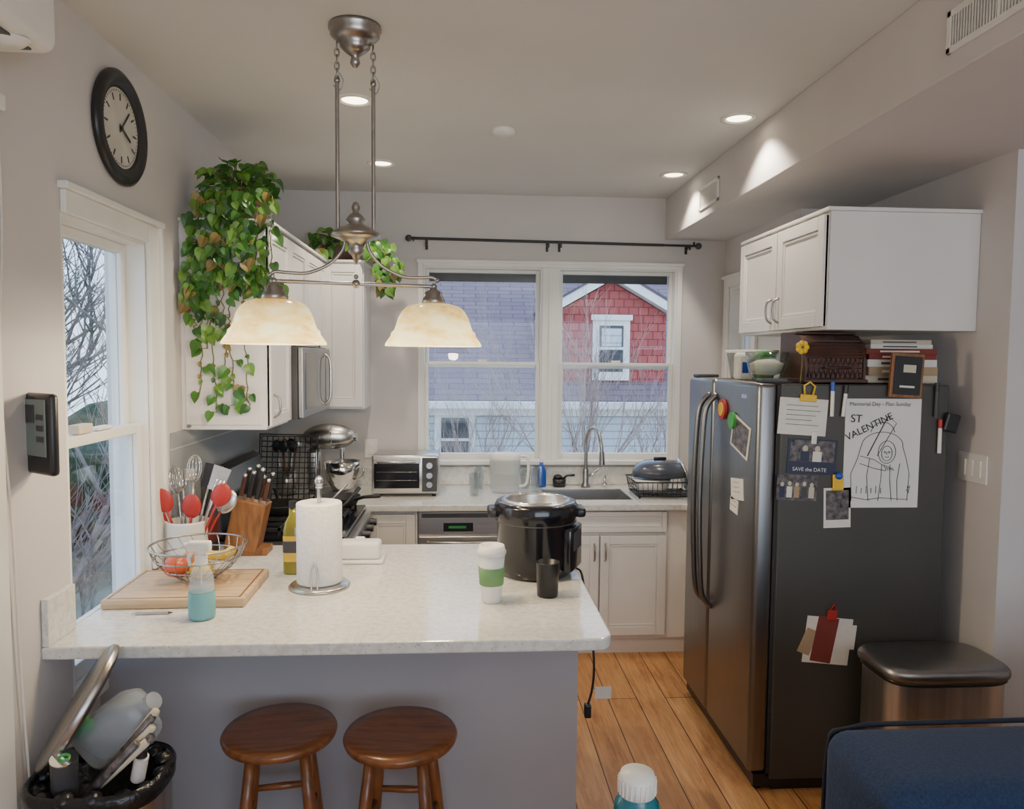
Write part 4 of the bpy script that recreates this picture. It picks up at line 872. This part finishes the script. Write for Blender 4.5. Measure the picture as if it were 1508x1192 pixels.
# ------------------------------------------------------------------ sofa, table, bottle
b=B('sofa')
b.box(.86,2.75,1.40,1.70,.12,.88,FABN,.06,5); b.box(.88,2.75,.55,1.40,.12,.30,FABN,.03,4); b.box(.90,1.80,.56,1.40,.30,.47,FABN,.05,5); b.box(1.81,2.70,.56,1.40,.30,.47,FABN,.05,5)
b.box(.82,1.80,1.20,1.46,.45,.835,FABN,.075,6) ; b.box(1.82,2.7,1.20,1.46,.45,.835,FABN,.075,6)
b.box(.66,.90,.55,1.66,.12,.65,FABN,.07,5)
for y in(1.44,1.22): b.tube(catmull([(.835,y,.52),(.832,y,.70),(.84,y,.78),(.88,y,.828),(1.2,y,.832),(1.70,y,.832)],5),.007,PIPE)
b.tube(catmull([(.875,1.69,.5),(.88,1.69,.81),(.93,1.69,.865),(1.2,1.69,.875),(2.6,1.69,.875)],5),.006,PIPE)
for x in(.80,2.6):
    for y in(.65,1.6): b.cyl((x,y,0),(x,y,.13),.025,WOODD)
b.done()
b=B('side_table',(.30,1.12,0)); b.lathe([(0,.715),(.27,.715),(.28,.722),(.28,.735),(.27,.742),(0,.742)],(0,0,0),WOODK,48); b.cyl((0,0,.03),(0,0,.715),.03,WOODK,.022); b.lathe([(0,0),(.19,0),(.19,.02),(.03,.05),(0,.05)],(0,0,0),WOODK,40); b.done()
b=B('water_bottle',(.32,1.30,.743)); b.lathe([(0,0),(.040,0),(.043,.006),(.043,.175),(.040,.198),(.030,.212),(.026,.217)],(0,0,0),TEALD,36); b.lathe([(.028,.213),(.033,.215),(.034,.243),(.030,.254),(0,.256)],(0,0,0),PLW,36)
for i in range(24):
    t=i*2*pi/24; b.box(-.0012,.0012,.033,.0355,.218,.244,PLW,R=Matrix.Rotation(t,3,'Z'))
b.done()

# ------------------------------------------------------------------ lights & world
w=bpy.data.worlds.new('overcast_dusk'); SC.world=w; w.use_nodes=True; nt=w.node_tree; nt.nodes.clear()
o=nt.nodes.new('ShaderNodeOutputWorld'); bg=nt.nodes.new('ShaderNodeBackground'); tc=nt.nodes.new('ShaderNodeTexCoord'); sp=nt.nodes.new('ShaderNodeSeparateXYZ')
nt.links.new(tc.outputs['Generated'],sp.inputs[0])
nt.links.new(ramp(nt,sp.outputs['Z'],[(0,(.52,.64,.78)),(.25,(.46,.62,.85)),(1,(.36,.50,.78))]),bg.inputs['Color']); bg.inputs['Strength'].default_value=4.0
nt.links.new(bg.outputs[0],o.inputs['Surface'])
def area(name,loc,rot,sx,sy,e,col):
    l=bpy.data.lights.new(name,'AREA'); l.shape='RECTANGLE'; l.size=sx; l.size_y=sy; l.energy=e; l.color=col
    q=bpy.data.objects.new(name,l); COL.objects.link(q); q.location=loc; q.rotation_euler=rot; return q
area('rear_fill_light',(1.5,-3.0,1.5),(pi/2,0,0),4.0,1.7,42,(.86,.93,1))  # added cool fill behind the camera, set in the unseen rear wall opening
area('ceiling_bounce_fill',(1.2,-1.0,1.9),(pi,0,0),.8,.8,55,(1,.94,.86))  # added unseen fill, bounced off the ceiling to brighten the room; no real fixture

# ------------------------------------------------------------------ camera
cam=bpy.data.cameras.new('camera'); co=bpy.data.objects.new('camera',cam); COL.objects.link(co)
cam.sensor_width=36; cam.lens=1100/1508*36; cam.clip_start=.05
yaw,pit,rol=math.radians(3.74),math.radians(3.6),math.radians(.5)
fw=Vector((math.sin(yaw)*math.cos(pit),math.cos(yaw)*math.cos(pit),-math.sin(pit))); r=Vector((math.cos(yaw),-math.sin(yaw),0)); u=r.cross(fw)
r2=r*math.cos(rol)+u*math.sin(rol); u2=u*math.cos(rol)-r*math.sin(rol)
m=Matrix((( r2.x,u2.x,-fw.x,0),(r2.y,u2.y,-fw.y,0),(r2.z,u2.z,-fw.z,1.75),(0,0,0,1)))
co.matrix_world=m
SC.camera=co
